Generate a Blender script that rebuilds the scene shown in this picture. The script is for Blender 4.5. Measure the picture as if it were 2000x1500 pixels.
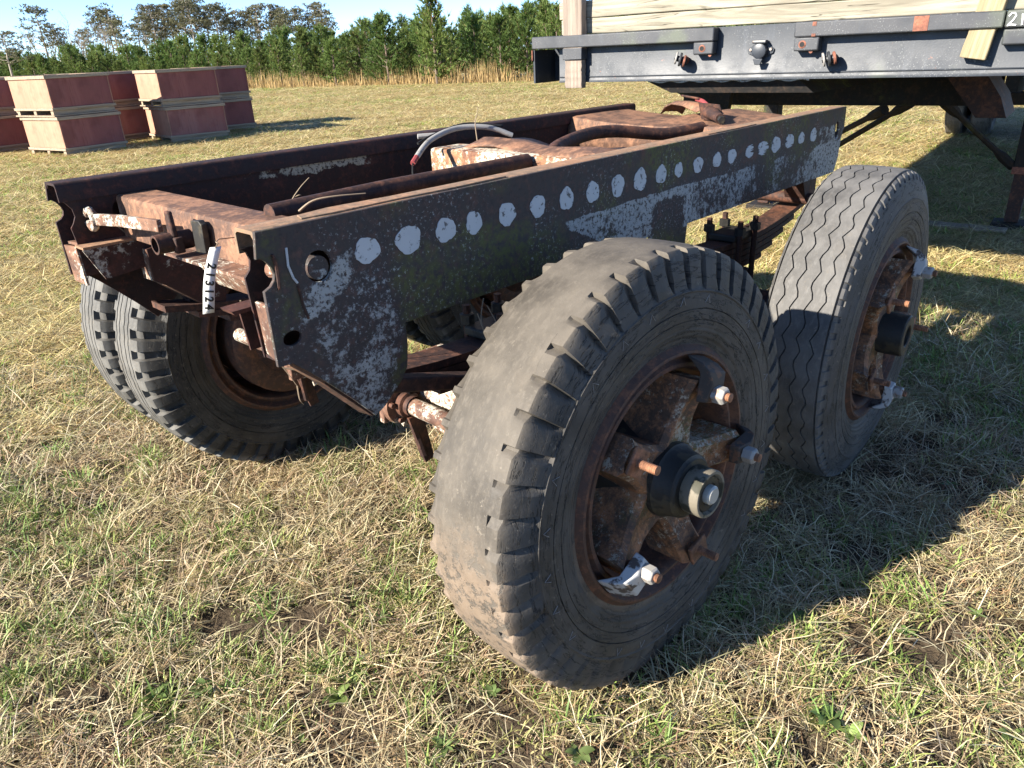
import bpy, math, random
import numpy as np
from mathutils import Matrix, Vector

for o in list(bpy.data.objects): bpy.data.objects.remove(o)
scene = bpy.context.scene
C = scene.collection
R_ = math.radians

# ---------------------------------------------------------------- camera
F_PX = 1447.2; PITCH = 0.4235; ROLL = -0.047; YAW = 0.7704
CAM = Vector((-0.5718, -1.114, 1.3588))
fw = Vector((math.cos(PITCH)*math.cos(YAW), math.cos(PITCH)*math.sin(YAW), -math.sin(PITCH)))
r0 = Vector((math.sin(YAW), -math.cos(YAW), 0)); u0 = r0.cross(fw)
r1 = math.cos(ROLL)*r0 + math.sin(ROLL)*u0; u1 = -math.sin(ROLL)*r0 + math.cos(ROLL)*u0
cam = bpy.data.cameras.new('camera'); camo = bpy.data.objects.new('camera', cam); C.objects.link(camo)
cam.sensor_width = 36; cam.lens = F_PX/2000*36; cam.clip_start = 0.05; cam.clip_end = 2000
mw = Matrix(((r1.x, u1.x, -fw.x, CAM.x), (r1.y, u1.y, -fw.y, CAM.y), (r1.z, u1.z, -fw.z, CAM.z), (0, 0, 0, 1)))
camo.matrix_world = mw
scene.camera = camo

# ---------------------------------------------------------------- light
SUN_AZ = R_(162.5); SUN_EL = R_(27)          # azimuth from +x, counter-clockwise
world = bpy.data.worlds.new('World'); scene.world = world; world.use_nodes = True
wn = world.node_tree.nodes; wl = world.node_tree.links
sky = wn.new('ShaderNodeTexSky'); sky.sky_type = 'NISHITA'; sky.sun_disc = False
sky.sun_elevation = SUN_EL; sky.sun_rotation = R_(90) - SUN_AZ
sky.air_density = 0.44; sky.dust_density = 0.0; sky.ozone_density = 3.4
wl.new(sky.outputs[0], wn['Background'].inputs[0]); wn['Background'].inputs[1].default_value = 0.1
sl = bpy.data.lights.new('sun', 'SUN'); sl.energy = 4.5; sl.angle = R_(0.53); sl.color = (1.0, 0.93, 0.82)
so = bpy.data.objects.new('sun', sl); C.objects.link(so)
sd = Vector((math.cos(SUN_EL)*math.cos(SUN_AZ), math.cos(SUN_EL)*math.sin(SUN_AZ), math.sin(SUN_EL)))
so.rotation_euler = sd.to_track_quat('Z', 'Y').to_euler(); so.location = sd*30
scene.view_settings.view_transform = 'Standard'; scene.view_settings.look = 'None'
scene.view_settings.gamma = 1; scene.view_settings.exposure = 1.78

# ---------------------------------------------------------------- node helpers
class NT:
    def __init__(s, name):
        s.m = bpy.data.materials.new(name); s.m.use_nodes = True
        s.n = s.m.node_tree.nodes; s.l = s.m.node_tree.links; s.b = s.n['Principled BSDF']
        s.tc = s.n.new('ShaderNodeTexCoord'); s.P = s.tc.outputs['Object']
    def put(s, sock, v):
        if isinstance(v, bpy.types.NodeSocket): s.l.new(v, sock)
        elif isinstance(v, (tuple, list)) and len(v) == 3 and sock.type == 'RGBA': sock.default_value = (*v, 1)
        else: sock.default_value = v
    def noise(s, scale, detail=6, rough=.6, vec=None, dist=0):
        n = s.n.new('ShaderNodeTexNoise'); s.put(n.inputs['Vector'], vec or s.P)
        n.inputs['Scale'].default_value = scale; n.inputs['Detail'].default_value = min(5, detail*.7)
        n.inputs['Roughness'].default_value = rough; n.inputs['Distortion'].default_value = dist
        return n.outputs[0]
    def voro(s, scale, vec=None, feature='DISTANCE_TO_EDGE'):
        n = s.n.new('ShaderNodeTexVoronoi'); n.feature = feature; s.put(n.inputs['Vector'], vec or s.P)
        n.inputs['Scale'].default_value = scale; return n.outputs[0]
    def mapv(s, scale=(1, 1, 1), loc=(0, 0, 0), rot=(0, 0, 0), vec=None):
        n = s.n.new('ShaderNodeMapping'); s.put(n.inputs[0], vec or s.P)
        n.inputs['Location'].default_value = loc; n.inputs['Rotation'].default_value = rot; n.inputs['Scale'].default_value = scale
        return n.outputs[0]
    def step(s, v, a, b, lo=0., hi=1.):
        n = s.n.new('ShaderNodeMapRange'); n.interpolation_type = 'SMOOTHSTEP'; s.put(n.inputs[0], v)
        for i, q in enumerate((a, b, lo, hi)): s.put(n.inputs[1+i], q)
        return n.outputs[0]
    def math(s, op, a, b=0.5, clamp=False):
        n = s.n.new('ShaderNodeMath'); n.operation = op; n.use_clamp = clamp; s.put(n.inputs[0], a); s.put(n.inputs[1], b); return n.outputs[0]
    def mix(s, f, a, b, mode='MIX'):
        n = s.n.new('ShaderNodeMix'); n.data_type = 'RGBA'; n.blend_type = mode
        s.put(n.inputs[0], f); s.put(n.inputs[6], a); s.put(n.inputs[7], b); return n.outputs[2]
    def xyz(s, vec=None):
        n = s.n.new('ShaderNodeSeparateXYZ'); s.put(n.inputs[0], vec or s.P); return n.outputs
    def bump(s, h, strength=.4, dist=.002):
        n = s.n.new('ShaderNodeBump'); n.inputs['Strength'].default_value = strength; n.inputs['Distance'].default_value = dist
        s.put(n.inputs['Height'], h); s.put(s.b.inputs['Normal'], n.outputs[0])
    def done(s, col, rough=.8, metal=0., spec=.3):
        s.put(s.b.inputs['Base Color'], col); s.put(s.b.inputs['Roughness'], rough); s.put(s.b.inputs['Metallic'], metal)
        s.b.inputs['Specular IOR Level'].default_value = spec
        return s.m

DARK = (.030, .019, .017); RUST = (.17, .062, .026); RUSTO = (.22, .10, .05); PAINT = (.50, .50, .47); MOSS = (.085, .092, .022)
def rusty(name, dark=DARK, rust=RUST, paint=PAINT, rust_amt=.5, paint_amt=.0, moss_amt=0., scale=1., mossr=None, speckle=0, region=None, rough=.75):
    t = NT(name)
    big = t.noise(5*scale, 5, .6); fine = t.noise(45*scale, 8, .7); mid = t.noise(17*scale, 8, .68, dist=.4)
    c = t.mix(t.step(t.math('ADD', t.math('MULTIPLY', big, .5), t.math('MULTIPLY', mid, .5)), .72-rust_amt*.45, .86-rust_amt*.45), dark, rust)
    c = t.mix(t.math('MULTIPLY', t.step(fine, .45, .75), .5), c, tuple(min(1, k*2.0) for k in rust))
    c = t.mix(t.math('MULTIPLY', t.step(t.noise(80*scale, 5, .7), .5, .7), .55), c, tuple(k*.45 for k in dark))
    if moss_amt:
        mv = t.noise(3.3*scale, 4, .6) if mossr is None else t.math('ADD', t.noise(4.5, 4, .6), mossr(t)); mm = t.math('MULTIPLY', t.step(mv, .62-moss_amt*.3, .78-moss_amt*.3), t.step(t.noise(60*scale, 6, .7), .38, .60))
        c = t.mix(t.math('MULTIPLY', mm, .8), c, MOSS)
    pv = t.math('ADD', t.math('MULTIPLY', t.noise(7*scale, 4, .55), .45), t.math('MULTIPLY', t.noise(42*scale, 10, .75), .55))
    if region is not None: pv = t.math('ADD', pv, region(t))
    if speckle: c = t.mix(t.math('MULTIPLY', t.math('MULTIPLY', t.step(t.noise(120*scale, 6, .75), .57, .63), t.step(t.noise(6, 3, .6), .40, .60)), speckle), c, (.34, .35, .34))
    if paint_amt or region is not None:
        pm = t.step(pv, .69-paint_amt*.4, .755-paint_amt*.4)
        sp = t.step(t.noise(95*scale, 6, .7), .40, .50)
        pm = t.math('MULTIPLY', pm, sp)
        pc = t.mix(t.noise(20*scale, 6, .6), tuple(k*.62 for k in paint), tuple(min(1, k*1.12) for k in paint))
        c = t.mix(t.math('MULTIPLY', pm, .93), c, pc)
        h = t.math('ADD', t.math('MULTIPLY', pm, .6), t.math('MULTIPLY', fine, .7))
    else: h = fine
    t.bump(h, .55, .0025)
    return t.done(c, t.step(fine, .2, .8, rough-.15, min(1, rough+.15)), 0, .35)

def web_region(t):
    x, y, z = t.xyz()
    nz = t.math('MULTIPLY', t.math('SUBTRACT', t.noise(9, 5, .6), .5), .22)
    # flaked band low on the side, from mid length to the far end
    top = t.step(x, .76, 1.25, .987, .992)
    lo = t.step(x, .74, 1.05, .962, .86)
    band = t.math('MULTIPLY', t.step(t.math('ADD', z, t.math('MULTIPLY', nz, .10)), t.math('SUBTRACT', top, -.004), t.math('SUBTRACT', top, .006)), t.step(z, t.math('SUBTRACT', lo, .005), t.math('ADD', lo, .012)))
    band = t.math('MULTIPLY', band, t.step(x, .74, .80))
    band = t.math('MULTIPLY', band, t.step(x, 1.28, 1.75, .26, .175))
    # hole in the band over the middle hanger
    dx = t.math('ABSOLUTE', t.math('SUBTRACT', x, 1.235)); hole = t.math('MULTIPLY', t.step(t.math('ADD', dx, t.math('MULTIPLY', nz, .25)), .095, .06), t.step(z, .975, .955))
    band = t.math('SUBTRACT', band, t.math('MULTIPLY', hole, .17))
    # pale patch at the far end
    far = t.math('MULTIPLY', t.step(t.math('ADD', x, nz), 2.20, 2.235), t.step(t.math('ADD', z, nz), 1.075, 1.05))
    far = t.math('MULTIPLY', far, .19)
    # scabby paint round the near hanger
    nr = t.math('MULTIPLY', t.step(t.math('ADD', x, t.math('MULTIPLY', nz, .8)), .30, .25), t.step(t.math('ADD', z, nz), 1.05, .99))
    nr2 = t.math('MULTIPLY', nr, t.step(x, .02, .06)); nr = t.math('MULTIPLY', nr2, .165)
    blot = t.math('MULTIPLY', t.step(t.math('ADD', z, t.math('MULTIPLY', x, -.45)), .985, .955), t.step(t.math('ADD', z, t.math('MULTIPLY', x, -.45)), .895, .915))
    blot = t.math('MULTIPLY', blot, t.step(x, .20, .15)); blot = t.math('MULTIPLY', blot, t.step(x, .03, .05))
    return t.math('SUBTRACT', t.math('ADD', t.math('ADD', band, far), t.math('ADD', nr, t.math('MULTIPLY', blot, .09))), -.022)

def web_moss(t):
    x, y, z = t.xyz()
    a = t.math('MULTIPLY', t.step(x, .25, .36), t.step(x, 1.15, .70)); a = t.math('MULTIPLY', a, t.step(z, 1.06, 1.0))
    b = t.math('MULTIPLY', t.step(x, .95, 1.15), t.step(z, .95, 1.03))
    return t.math('SUBTRACT', t.math('ADD', t.math('MULTIPLY', a, .17), t.math('MULTIPLY', b, .07)), .06)
MAT = {}
MAT['web'] = rusty('weathered_rail_paint', dark=(.044, .036, .034), rust=(.088, .044, .033), rust_amt=.40, moss_amt=.62, region=web_region, mossr=web_moss, speckle=.75, paint=(.38, .39, .375))
MAT['rail_in'] = rusty('rail_inside_rust', dark=(.022, .011, .010), rust=(.075, .027, .018), rust_amt=.42, paint_amt=.12)
MAT['rust'] = rusty('bright_rust', dark=(.09, .050, .034), rust=(.23, .118, .068), rust_amt=.62, paint_amt=.10, paint=(.34, .26, .19))
MAT['rust_white'] = rusty('rust_under_white_paint', dark=(.085, .045, .032), rust=(.19, .10, .062), rust_amt=.6, paint_amt=.46, paint=(.62, .57, .46))
MAT['rust_patch'] = rusty('dark_rust_with_pale_patches', dark=(.045, .018, .013), rust=(.085, .03, .02), rust_amt=.45, paint_amt=.36, paint=(.48, .45, .38), scale=.7)
MAT['rust_dark'] = rusty('dark_rust', dark=(.035, .018, .014), rust=(.12, .05, .028), rust_amt=.5)
MAT['rim'] = rusty('rim_rust', dark=(.07, .037, .026), rust=(.165, .07, .035), rust_amt=.5, rough=.7)
MAT['spoke'] = rusty('spoke_rust_and_paint', dark=(.085, .05, .033), rust=(.30, .135, .06), rust_amt=.60, paint_amt=.41, moss_amt=.45, paint=(.44, .39, .30), scale=1.5, speckle=.5)
MAT['cream'] = rusty('cream_paint_over_rust', dark=(.12, .05, .03), rust=(.26, .13, .06), rust_amt=.6, paint_amt=.62, paint=(.60, .55, .42))
def lip_region(t):
    x, y, z = t.xyz(); a = t.math('MULTIPLY', t.step(x, .42, .55), t.step(x, 1.0, .90)); a = t.math('MULTIPLY', a, t.step(t.math('ADD', z, t.math('MULTIPLY', t.noise(14, 4), .06)), 1.055, 1.075)); return t.math('SUBTRACT', t.math('MULTIPLY', a, .30), .04)
MAT['far_in'] = rusty('far_wall_rust_with_paint_line', dark=(.022, .011, .010), rust=(.075, .027, .018), rust_amt=.42, region=lip_region, paint=(.44, .40, .30))
MAT['stud'] = rusty('stud_rust', dark=(.12, .06, .035), rust=(.28, .13, .07), rust_amt=.6)
MAT['soil_rail'] = rusty('dirt_caked_rail_top', dark=(.19, .13, .085), rust=(.28, .155, .088), rust_amt=.58, rough=.95)
def painted(name, col, rough=.5, var=.35, spec=.4, sp=None, bump=.15):
    t = NT(name); n = t.noise(12, 6, .65); f = t.noise(90, 4, .6)
    c = t.mix(n, tuple(k*(1-var) for k in col), tuple(min(1, k*(1+var)) for k in col))
    if sp: c = t.mix(t.math('MULTIPLY', t.step(t.noise(sp[0], 5, .65), sp[1], sp[1]+.08), sp[2]), c, sp[3])
    t.bump(f, bump, .001); return t.done(c, rough, 0, spec)
MAT['grease'] = painted('black_greasy_iron', (.016, .015, .013), .6, .6, .4, (14, .50, .8, (.055, .045, .028)), 1.)
MAT['alu'] = painted('weathered_alloy', (.17, .148, .11), .65, .35, .3, (20, .50, .9, (.035, .035, .022)), .6)
MAT['silver'] = painted('bright_steel_end', (.38, .37, .33), .4, .2, .5)
MAT['zinc'] = painted('zinc_nut', (.30, .285, .26), .5, .3, .4, (60, .55, .8, (.20, .10, .055)))
MAT['white_clamp'] = painted('white_painted_clamp', (.42, .41, .39), .65, .2, .3, (30, .53, .95, (.07, .05, .04)), .6)
MAT['dark_clamp'] = painted('dark_iron_clamp', (.060, .048, .040), .7, .35, .3, (30, .52, .8, (.16, .08, .045)), .5)
def spot_mat():
    t = NT('white_spot_paint'); n = t.noise(60, 8, .7)
    c = t.mix(t.step(n, .56, .63), (.50, .52, .53), (.05, .04, .036))
    c = t.mix(t.math('MULTIPLY', t.noise(14, 4), .5), c, (.30, .31, .31)); t.bump(n, .4, .001); return t.done(c, .8)
MAT['spot'] = spot_mat()
def trailer_black(name, col, speck=.5, streak=True):
    t = NT(name); n = t.noise(6, 6, .65); f = t.noise(160, 3, .6)
    c = t.mix(n, tuple(k*.65 for k in col), tuple(k*1.4 for k in col))
    st = t.noise(1, 6, .7, vec=t.mapv((18, 18, 2.2)))
    c = t.mix(t.math('MULTIPLY', t.step(st, .54, .74), .30), c, (.085, .10, .125))
    c = t.mix(t.math('MULTIPLY', t.math('MULTIPLY', t.step(t.noise(190, 3, .6), .60, .68), t.step(n, .40, .62)), speck), c, (.26, .27, .26))
    c = t.mix(t.math('MULTIPLY', t.step(t.noise(3.1, 5, .6), .56, .72), .5), c, (.10, .12, .07))
    c = t.mix(t.math('MULTIPLY', t.step(t.noise(26, 6, .7), .68, .72), .8), c, (.17, .07, .045))
    t.bump(f, .2, .001); return t.done(c, t.step(n, .3, .7, .38, .6), 0, .45)
MAT['tr_black'] = trailer_black('sun_faded_black_paint', (.026, .031, .039))
MAT['tr_band'] = trailer_black('speckled_black_band', (.045, .047, .052), .6)
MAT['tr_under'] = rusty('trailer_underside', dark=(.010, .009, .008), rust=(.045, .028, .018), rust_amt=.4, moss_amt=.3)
MAT['tr_rust'] = rusty('trailer_rust_mark', dark=(.15, .06, .04), rust=(.26, .10, .06), rust_amt=.6)
def wood(name, a, b, along='X', red=None, dirty=.3, gs=1., crack=False):
    t = NT(name)
    sc = {'X': (1.2, 22, 22), 'Y': (22, 1.2, 22), 'Z': (22, 22, 1.2)}[along]
    sc = tuple(k*gs for k in sc)
    g = t.noise(1, 8, .62, vec=t.mapv(sc), dist=1.4); g2 = t.noise(1, 4, .7, vec=t.mapv(tuple(k*5 for k in sc)))
    c = t.mix(t.step(g, .32, .68), a, b); c = t.mix(t.math('MULTIPLY', t.step(g2, .5, .75), .45), c, tuple(k*.55 for k in a))
    if crack:
        ck = t.math('ABSOLUTE', t.math('SUBTRACT', t.noise(1, 5, .6, vec=t.mapv(tuple(k*.9 for k in sc)), dist=.8), .5))
        c = t.mix(t.math('MULTIPLY', t.step(ck, .010, .002), t.step(t.noise(2.5, 3), .45, .60)), c, tuple(k*.18 for k in a))
    kn = t.voro(5, vec=t.mapv(tuple({True: .35, False: 1.}[k == 1.2*gs] for k in sc)), feature='F1')
    c = t.mix(t.step(kn, .10, .05, 0, .6), c, tuple(k*.4 for k in a))
    if red:
        rm = t.step(t.noise(1, 6, .6, vec=t.mapv(tuple(2 if k > 2*gs else .6 for k in sc))), .40, .62, .68, 1.)
        c = t.mix(rm, c, red); c = t.mix(t.math('MULTIPLY', t.step(t.noise(3, 4, .6), .5, .7), .4), c, tuple(k*.5 for k in red))
        c = t.mix(t.math('MULTIPLY', t.step(g2, .55, .7), .35), c, tuple(k*.5 for k in red))
    c = t.mix(t.math('MULTIPLY', t.step(t.noise(2.2, 5, .6), .5, .75), dirty), c, tuple(k*.5 for k in b))
    t.bump(t.math('ADD', g2, g), .45, .002); return t.done(c, .85, 0, .2)
MAT['plank'] = wood('weathered_pale_pine', (.185, .165, .125), (.36, .33, .255), 'Y', gs=.8, crack=True)
MAT['stake'] = wood('grey_weathered_stake', (.17, .135, .11), (.31, .255, .205), 'Z')
MAT['stake2'] = wood('pale_stake', (.22, .175, .10), (.36, .30, .19), 'Z')
MAT['cleat'] = wood('grey_pallet_wood', (.26, .20, .14), (.40, .325, .235), 'X')
MAT['ply_red'] = wood('red_stained_plywood', (.28, .11, .085), (.36, .17, .13), 'Z', red=(.225, .08, .072), gs=.5)
MAT['ply_red2'] = wood('faded_red_plywood', (.34, .19, .15), (.40, .25, .20), 'Z', red=(.27, .10, .085), gs=.5)
MAT['ply_sunlit'] = wood('sunlit_red_plywood', (.41, .25, .165), (.47, .32, .215), 'Z', red=(.38, .20, .135), gs=.5)  # the red plywood again, with warm sunlight put into its colour
def rubber(name, tread, side, mud=0., rt=.0):
    t = NT(name); x, y, z = t.xyz()
    rr = t.math('POWER', t.math('ADD', t.math('MULTIPLY', x, x), t.math('MULTIPLY', z, z)), .5)
    n = t.noise(7, 6, .6); f = t.noise(60, 8, .7)
    wear = t.noise(1, 6, .7, vec=t.mapv((38, 85, 38), rot=(0, 0, .5)))
    tm = t.math('MULTIPLY', t.step(rr, .466, .488), t.step(t.math('ABSOLUTE', y), .1075, .100))  # shoulder gets the darker sidewall colour, its shade painted in
    sd_ = t.mix(t.math('MULTIPLY', t.step(n, .35, .7), .8), tuple(k*.6 for k in side), tuple(k*1.35 for k in side))
    td = t.mix(t.step(n, .3, .7), tuple(k*.58 for k in tread), tuple(k*1.3 for k in tread)); td = t.mix(t.math('MULTIPLY', t.step(t.noise(2.6, 5, .65), .5, .7), .4), td, (.15, .115, .078))
    td = t.mix(t.math('MULTIPLY', t.step(wear, .45, .75), .45), td, tuple(k*1.7 for k in tread))
    c = t.mix(tm, sd_, td)
    c = t.mix(t.math('MULTIPLY', t.step(f, .55, .75), .35), c, (.16, .135, .10))
    ring = t.math('SINE', t.math('MULTIPLY', rr, 520)); ring = t.math('MULTIPLY', t.math('MULTIPLY', ring, t.step(rr, .345, .335)), .35)
    h = t.math('ADD', t.math('ADD', f, ring), t.math('MULTIPLY', wear, .6))
    c = t.mix(t.math('MULTIPLY', t.math('MULTIPLY', t.step(t.noise(3.5, 5, .65), .42, .68), t.step(rr, .43, .40)), .45), c, (.12, .098, .072))
    # weather cracks that run round the sidewall
    cv = t.n.new('ShaderNodeCombineXYZ'); t.put(cv.inputs[0], t.math('MULTIPLY', rr, 42)); t.put(cv.inputs[1], t.math('MULTIPLY', t.math('DIVIDE', x, rr), 2.6)); t.put(cv.inputs[2], t.math('MULTIPLY', t.math('DIVIDE', z, rr), 2.6))
    cr = t.math('ABSOLUTE', t.math('SUBTRACT', t.noise(1, 7, .65, vec=cv.outputs[0], dist=.3), .5))
    ca = t.math('MULTIPLY', t.step(cr, .020, .004), t.step(t.math('ABSOLUTE', y), .098, .106))
    c = t.mix(t.math('MULTIPLY', ca, .8), c, (.008, .008, .008)); c = t.mix(t.math('MULTIPLY', t.math('MULTIPLY', t.step(t.noise(70, 5, .7), .60, .70), t.step(t.noise(5, 3), .45, .6)), .5), c, (.22, .19, .15))
    h = t.math('SUBTRACT', h, t.math('MULTIPLY', ca, 1.6))
    if mud:
        mz = t.math('ADD', z, t.math('MULTIPLY', t.math('SUBTRACT', t.noise(9, 8, .7), .5), .26))
        mm = t.math('MULTIPLY', t.step(mz, .10, -.06), t.step(x, .10, -.10))
        mm = t.math('MULTIPLY', mm, t.step(t.math('ABSOLUTE', y), .112, .098))
        mm = t.math('MULTIPLY', mm, t.step(t.noise(34, 9, .75), .40, .50))
        mc = t.mix(t.noise(25, 8, .7), (.12, .088, .062), (.25, .19, .135))
        c = t.mix(t.math('MULTIPLY', mm, mud), c, mc); h = t.math('ADD', h, t.math('MULTIPLY', mm, 1.8))
    t.bump(h, .5, .0022); return t.done(c, t.step(n, .3, .7, .6, .8), 0, .35)
MAT['tyre_mud'] = rubber('worn_muddy_rubber', (.088, .076, .061), (.072, .066, .058), .95)
MAT['tyre_rib'] = rubber('weathered_rubber', (.100, .096, .090), (.074, .070, .065))
MAT['tyre_dual'] = rubber('dusty_rubber', (.115, .11, .098), (.050, .046, .040))
def flat(name, col, rough=.7): 
    t = NT(name); n = t.noise(30, 5, .6); return t.done(t.mix(n, tuple(k*.8 for k in col), tuple(min(1, k*1.15) for k in col)), rough)
MAT['paper'] = flat('tag_paper', (.78, .77, .73)); MAT['ink'] = flat('black_ink', (.012, .012, .012)); MAT['chalk'] = flat('white_paint_marker', (.8, .8, .78))
MAT['cable'] = painted('grey_cable_sheath', (.27, .26, .245), .7, .35, .3, (40, .58, .6, (.10, .08, .06))); MAT['redwire'] = flat('red_wire', (.25, .05, .05)); MAT['twig'] = flat('dry_twig', (.24, .18, .12)); MAT['blackp'] = painted('black_plastic', (.03, .032, .035), .5, .3)
MAT['needle_tag'] = None

# ---------------------------------------------------------------- mesh helpers
class MB:
    def __init__(s): s.v = []; s.f = []
    def add(s, vs, fs):
        k = len(s.v); s.v += [tuple(map(float, v)) for v in vs]; s.f += [tuple(i+k for i in f) for f in fs]; return s
    def box(s, a, b):
        (x0, y0, z0), (x1, y1, z1) = a, b
        return s.add([(x0,y0,z0),(x1,y0,z0),(x1,y1,z0),(x0,y1,z0),(x0,y0,z1),(x1,y0,z1),(x1,y1,z1),(x0,y1,z1)],
                     [(0,3,2,1),(4,5,6,7),(0,1,5,4),(1,2,6,5),(2,3,7,6),(3,0,4,7)])
    def hexa(s, p):      # 8 points: bottom loop, top loop
        return s.add(p, [(0,3,2,1),(4,5,6,7),(0,1,5,4),(1,2,6,5),(2,3,7,6),(3,0,4,7)])
    def prism(s, poly, axis, a, b):   # poly of 2-tuples; axis 'x','y','z' extruded a..b
        def P(p, t): return {'x': (t, p[0], p[1]), 'y': (p[0], t, p[1]), 'z': (p[0], p[1], t)}[axis]
        n = len(poly); vs = [P(p, a) for p in poly] + [P(p, b) for p in poly]
        return s.add(vs, [tuple(range(n)), tuple(range(2*n-1, n-1, -1))] + [(i, i+n, (i+1) % n+n, (i+1) % n) for i in range(n)])
    def tube(s, pts, r, n=10, cap=True):
        pts = [Vector(p) for p in pts]; rs = r if isinstance(r, (list, tuple)) else [r]*len(pts); rings = []
        up = None
        for i, p in enumerate(pts):
            d = (pts[min(i+1, len(pts)-1)]-pts[max(i-1, 0)]).normalized()
            if up is None: up = Vector((0, 0, 1)) if abs(d.z) < .9 else Vector((1, 0, 0))
            a = d.cross(up).normalized(); b = a.cross(d).normalized(); up = b
            rings.append([p + rs[i]*(math.cos(t)*a+math.sin(t)*b) for t in [2*math.pi*k/n for k in range(n)]])
        vs = [v for q in rings for v in q]; fs = []
        for i in range(len(pts)-1):
            for k in range(n): fs.append((i*n+k, i*n+(k+1) % n, (i+1)*n+(k+1) % n, (i+1)*n+k))
        if cap: fs += [tuple(range(n-1, -1, -1)), tuple((len(pts)-1)*n+k for k in range(n))]
        return s.add(vs, fs)
    def lathe(s, prof, n=48, axis='y', c=(0, 0, 0), cap=False):   # prof: (axial, radius)
        vs = []; fs = []
        for (y, r) in prof:
            for k in range(n):
                t = 2*math.pi*k/n; a, b = r*math.cos(t), r*math.sin(t)
                vs.append({'y': (c[0]+a, c[1]+y, c[2]+b), 'z': (c[0]+a, c[1]+b, c[2]+y), 'x': (c[0]+y, c[1]+a, c[2]+b)}[axis])
        for i in range(len(prof)-1):
            for k in range(n): fs.append((i*n+k, i*n+(k+1) % n, (i+1)*n+(k+1) % n, (i+1)*n+k))
        if cap: fs += [tuple(range(n-1, -1, -1)), tuple((len(prof)-1)*n+k for k in range(n))]
        return s.add(vs, fs)
    def mesh(s, name, mat, smooth=40):
        me = bpy.data.meshes.new(name); me.from_pydata(s.v, [], s.f); me.update()
        import bmesh
        bm = bmesh.new(); bm.from_mesh(me); bmesh.ops.recalc_face_normals(bm, faces=bm.faces[:]); bm.to_mesh(me); bm.free()
        if mat: me.materials.append(MAT[mat] if isinstance(mat, str) else mat)
        if smooth:
            me.shade_smooth(); me.set_sharp_from_angle(angle=R_(smooth))
        return me
    def build(s, name, mat, parent=None, off=None, bevel=0, smooth=40):
        return link(name, s.mesh(name, mat, smooth), parent, off, bevel)
def link(name, me, parent=None, off=None, bevel=0):
    o = bpy.data.objects.new(name, me); C.objects.link(o)
    if parent: o.parent = parent
    if off is not None: o.location = off
    if bevel:
        m = o.modifiers.new('bevel', 'BEVEL'); m.width = bevel; m.segments = 2; m.limit_method = 'ANGLE'; m.angle_limit = R_(40)
    return o
def tag(o, label, cat, group=None):
    o['label'] = label; o['category'] = cat
    if group: o['group'] = group
    return o
def empty(name, loc, rz=0):
    o = bpy.data.objects.new(name, None); C.objects.link(o); o.location = loc; o.rotation_euler = (0, 0, rz); o.empty_display_size = .1; return o
def copy_tree(o, parent=None):
    c = o.copy(); C.objects.link(c)
    if parent: c.parent = parent
    for ch in list(o.children): copy_tree(ch, c)
    return c
rng = np.random.default_rng(7); random.seed(7)
def U(a, b): return random.uniform(a, b)

# ---------------------------------------------------------------- ground
def vnoise(x, y, sc, seed=0):
    x = np.asarray(x)*sc + seed*17.3; y = np.asarray(y)*sc + seed*9.1
    xi = np.floor(x).astype(np.int64); yi = np.floor(y).astype(np.int64); fx = x-xi; fy = y-yi
    fx = fx*fx*(3-2*fx); fy = fy*fy*(3-2*fy)
    def h(a, b):
        v = (a*374761393 + b*668265263 + seed*1442695) & 0xffffffff; v = ((v ^ (v >> 13))*1274126177) & 0xffffffff
        return ((v ^ (v >> 16)) & 0xffff)/65535.
    return (h(xi, yi)*(1-fx)+h(xi+1, yi)*fx)*(1-fy)+(h(xi, yi+1)*(1-fx)+h(xi+1, yi+1)*fx)*fy
def gz(x, y): return (vnoise(x, y, 3.1, 1)-.5)*.030 + (vnoise(x, y, 9., 2)-.5)*.012 - .008
def ground_mat():
    t = NT('mown_field_ground')
    x, y, z = t.xyz()
    n = t.noise(1.1, 6, .6); f = t.noise(30, 8, .7); g = t.noise(.35, 5, .6); fl = t.noise(6, 6, .7)
    st = t.noise(1, 6, .65, vec=t.mapv((.06, .5, 1), rot=(0, 0, -.5)))
    soil = t.mix(f, (.030, .022, .015), (.13, .098, .064))
    far = t.mix(t.step(st, .35, .65), (.34, .285, .12), (.58, .49, .24))
    far = t.mix(t.math('MULTIPLY', t.step(g, .42, .66), .55), far, (.16, .165, .055))
    far = t.mix(t.math('MULTIPLY', t.step(fl, .45, .75), .5), far, (.52, .44, .23))
    far = t.mix(t.math('MULTIPLY', t.step(f, .5, .7), .45), far, (.20, .165, .07))
    d = t.math('POWER', t.math('ADD', t.math('MULTIPLY', x, x), t.math('MULTIPLY', y, y)), .5)
    c = t.mix(t.step(d, 5, 13), soil, far)
    t.bump(t.math('ADD', f, fl), .8, .02); return t.done(c, .95, 0, .1)
def build_ground():
    xs = np.concatenate([[-400, -120, -40, -14], np.arange(-6, 9.01, .09), [12, 16, 22, 32, 50, 90, 200, 700]])
    ys = np.concatenate([[-500, -120, -40, -12], np.arange(-4, 9.01, .09), [12, 16, 22, 32, 50, 90, 200, 700]])
    X, Y = np.meshgrid(xs, ys, indexing='ij'); near = (X > -5.5) & (X < 8.8) & (Y > -3.8) & (Y < 8.8)
    Z = np.where(near, gz(X, Y), -.008)
    nx, ny = len(xs), len(ys); i = np.arange(nx-1)[:, None]*ny+np.arange(ny-1)[None]
    F = np.stack([i, i+ny, i+ny+1, i+1], -1).reshape(-1, 4)
    me = bpy.data.meshes.new('field_ground'); me.from_pydata(np.stack([X, Y, Z], -1).reshape(-1, 3).tolist(), [], F.tolist())
    me.materials.append(ground_mat()); me.shade_smooth()
    o = link('field_ground', me); o['kind'] = 'structure'
build_ground()

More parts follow.
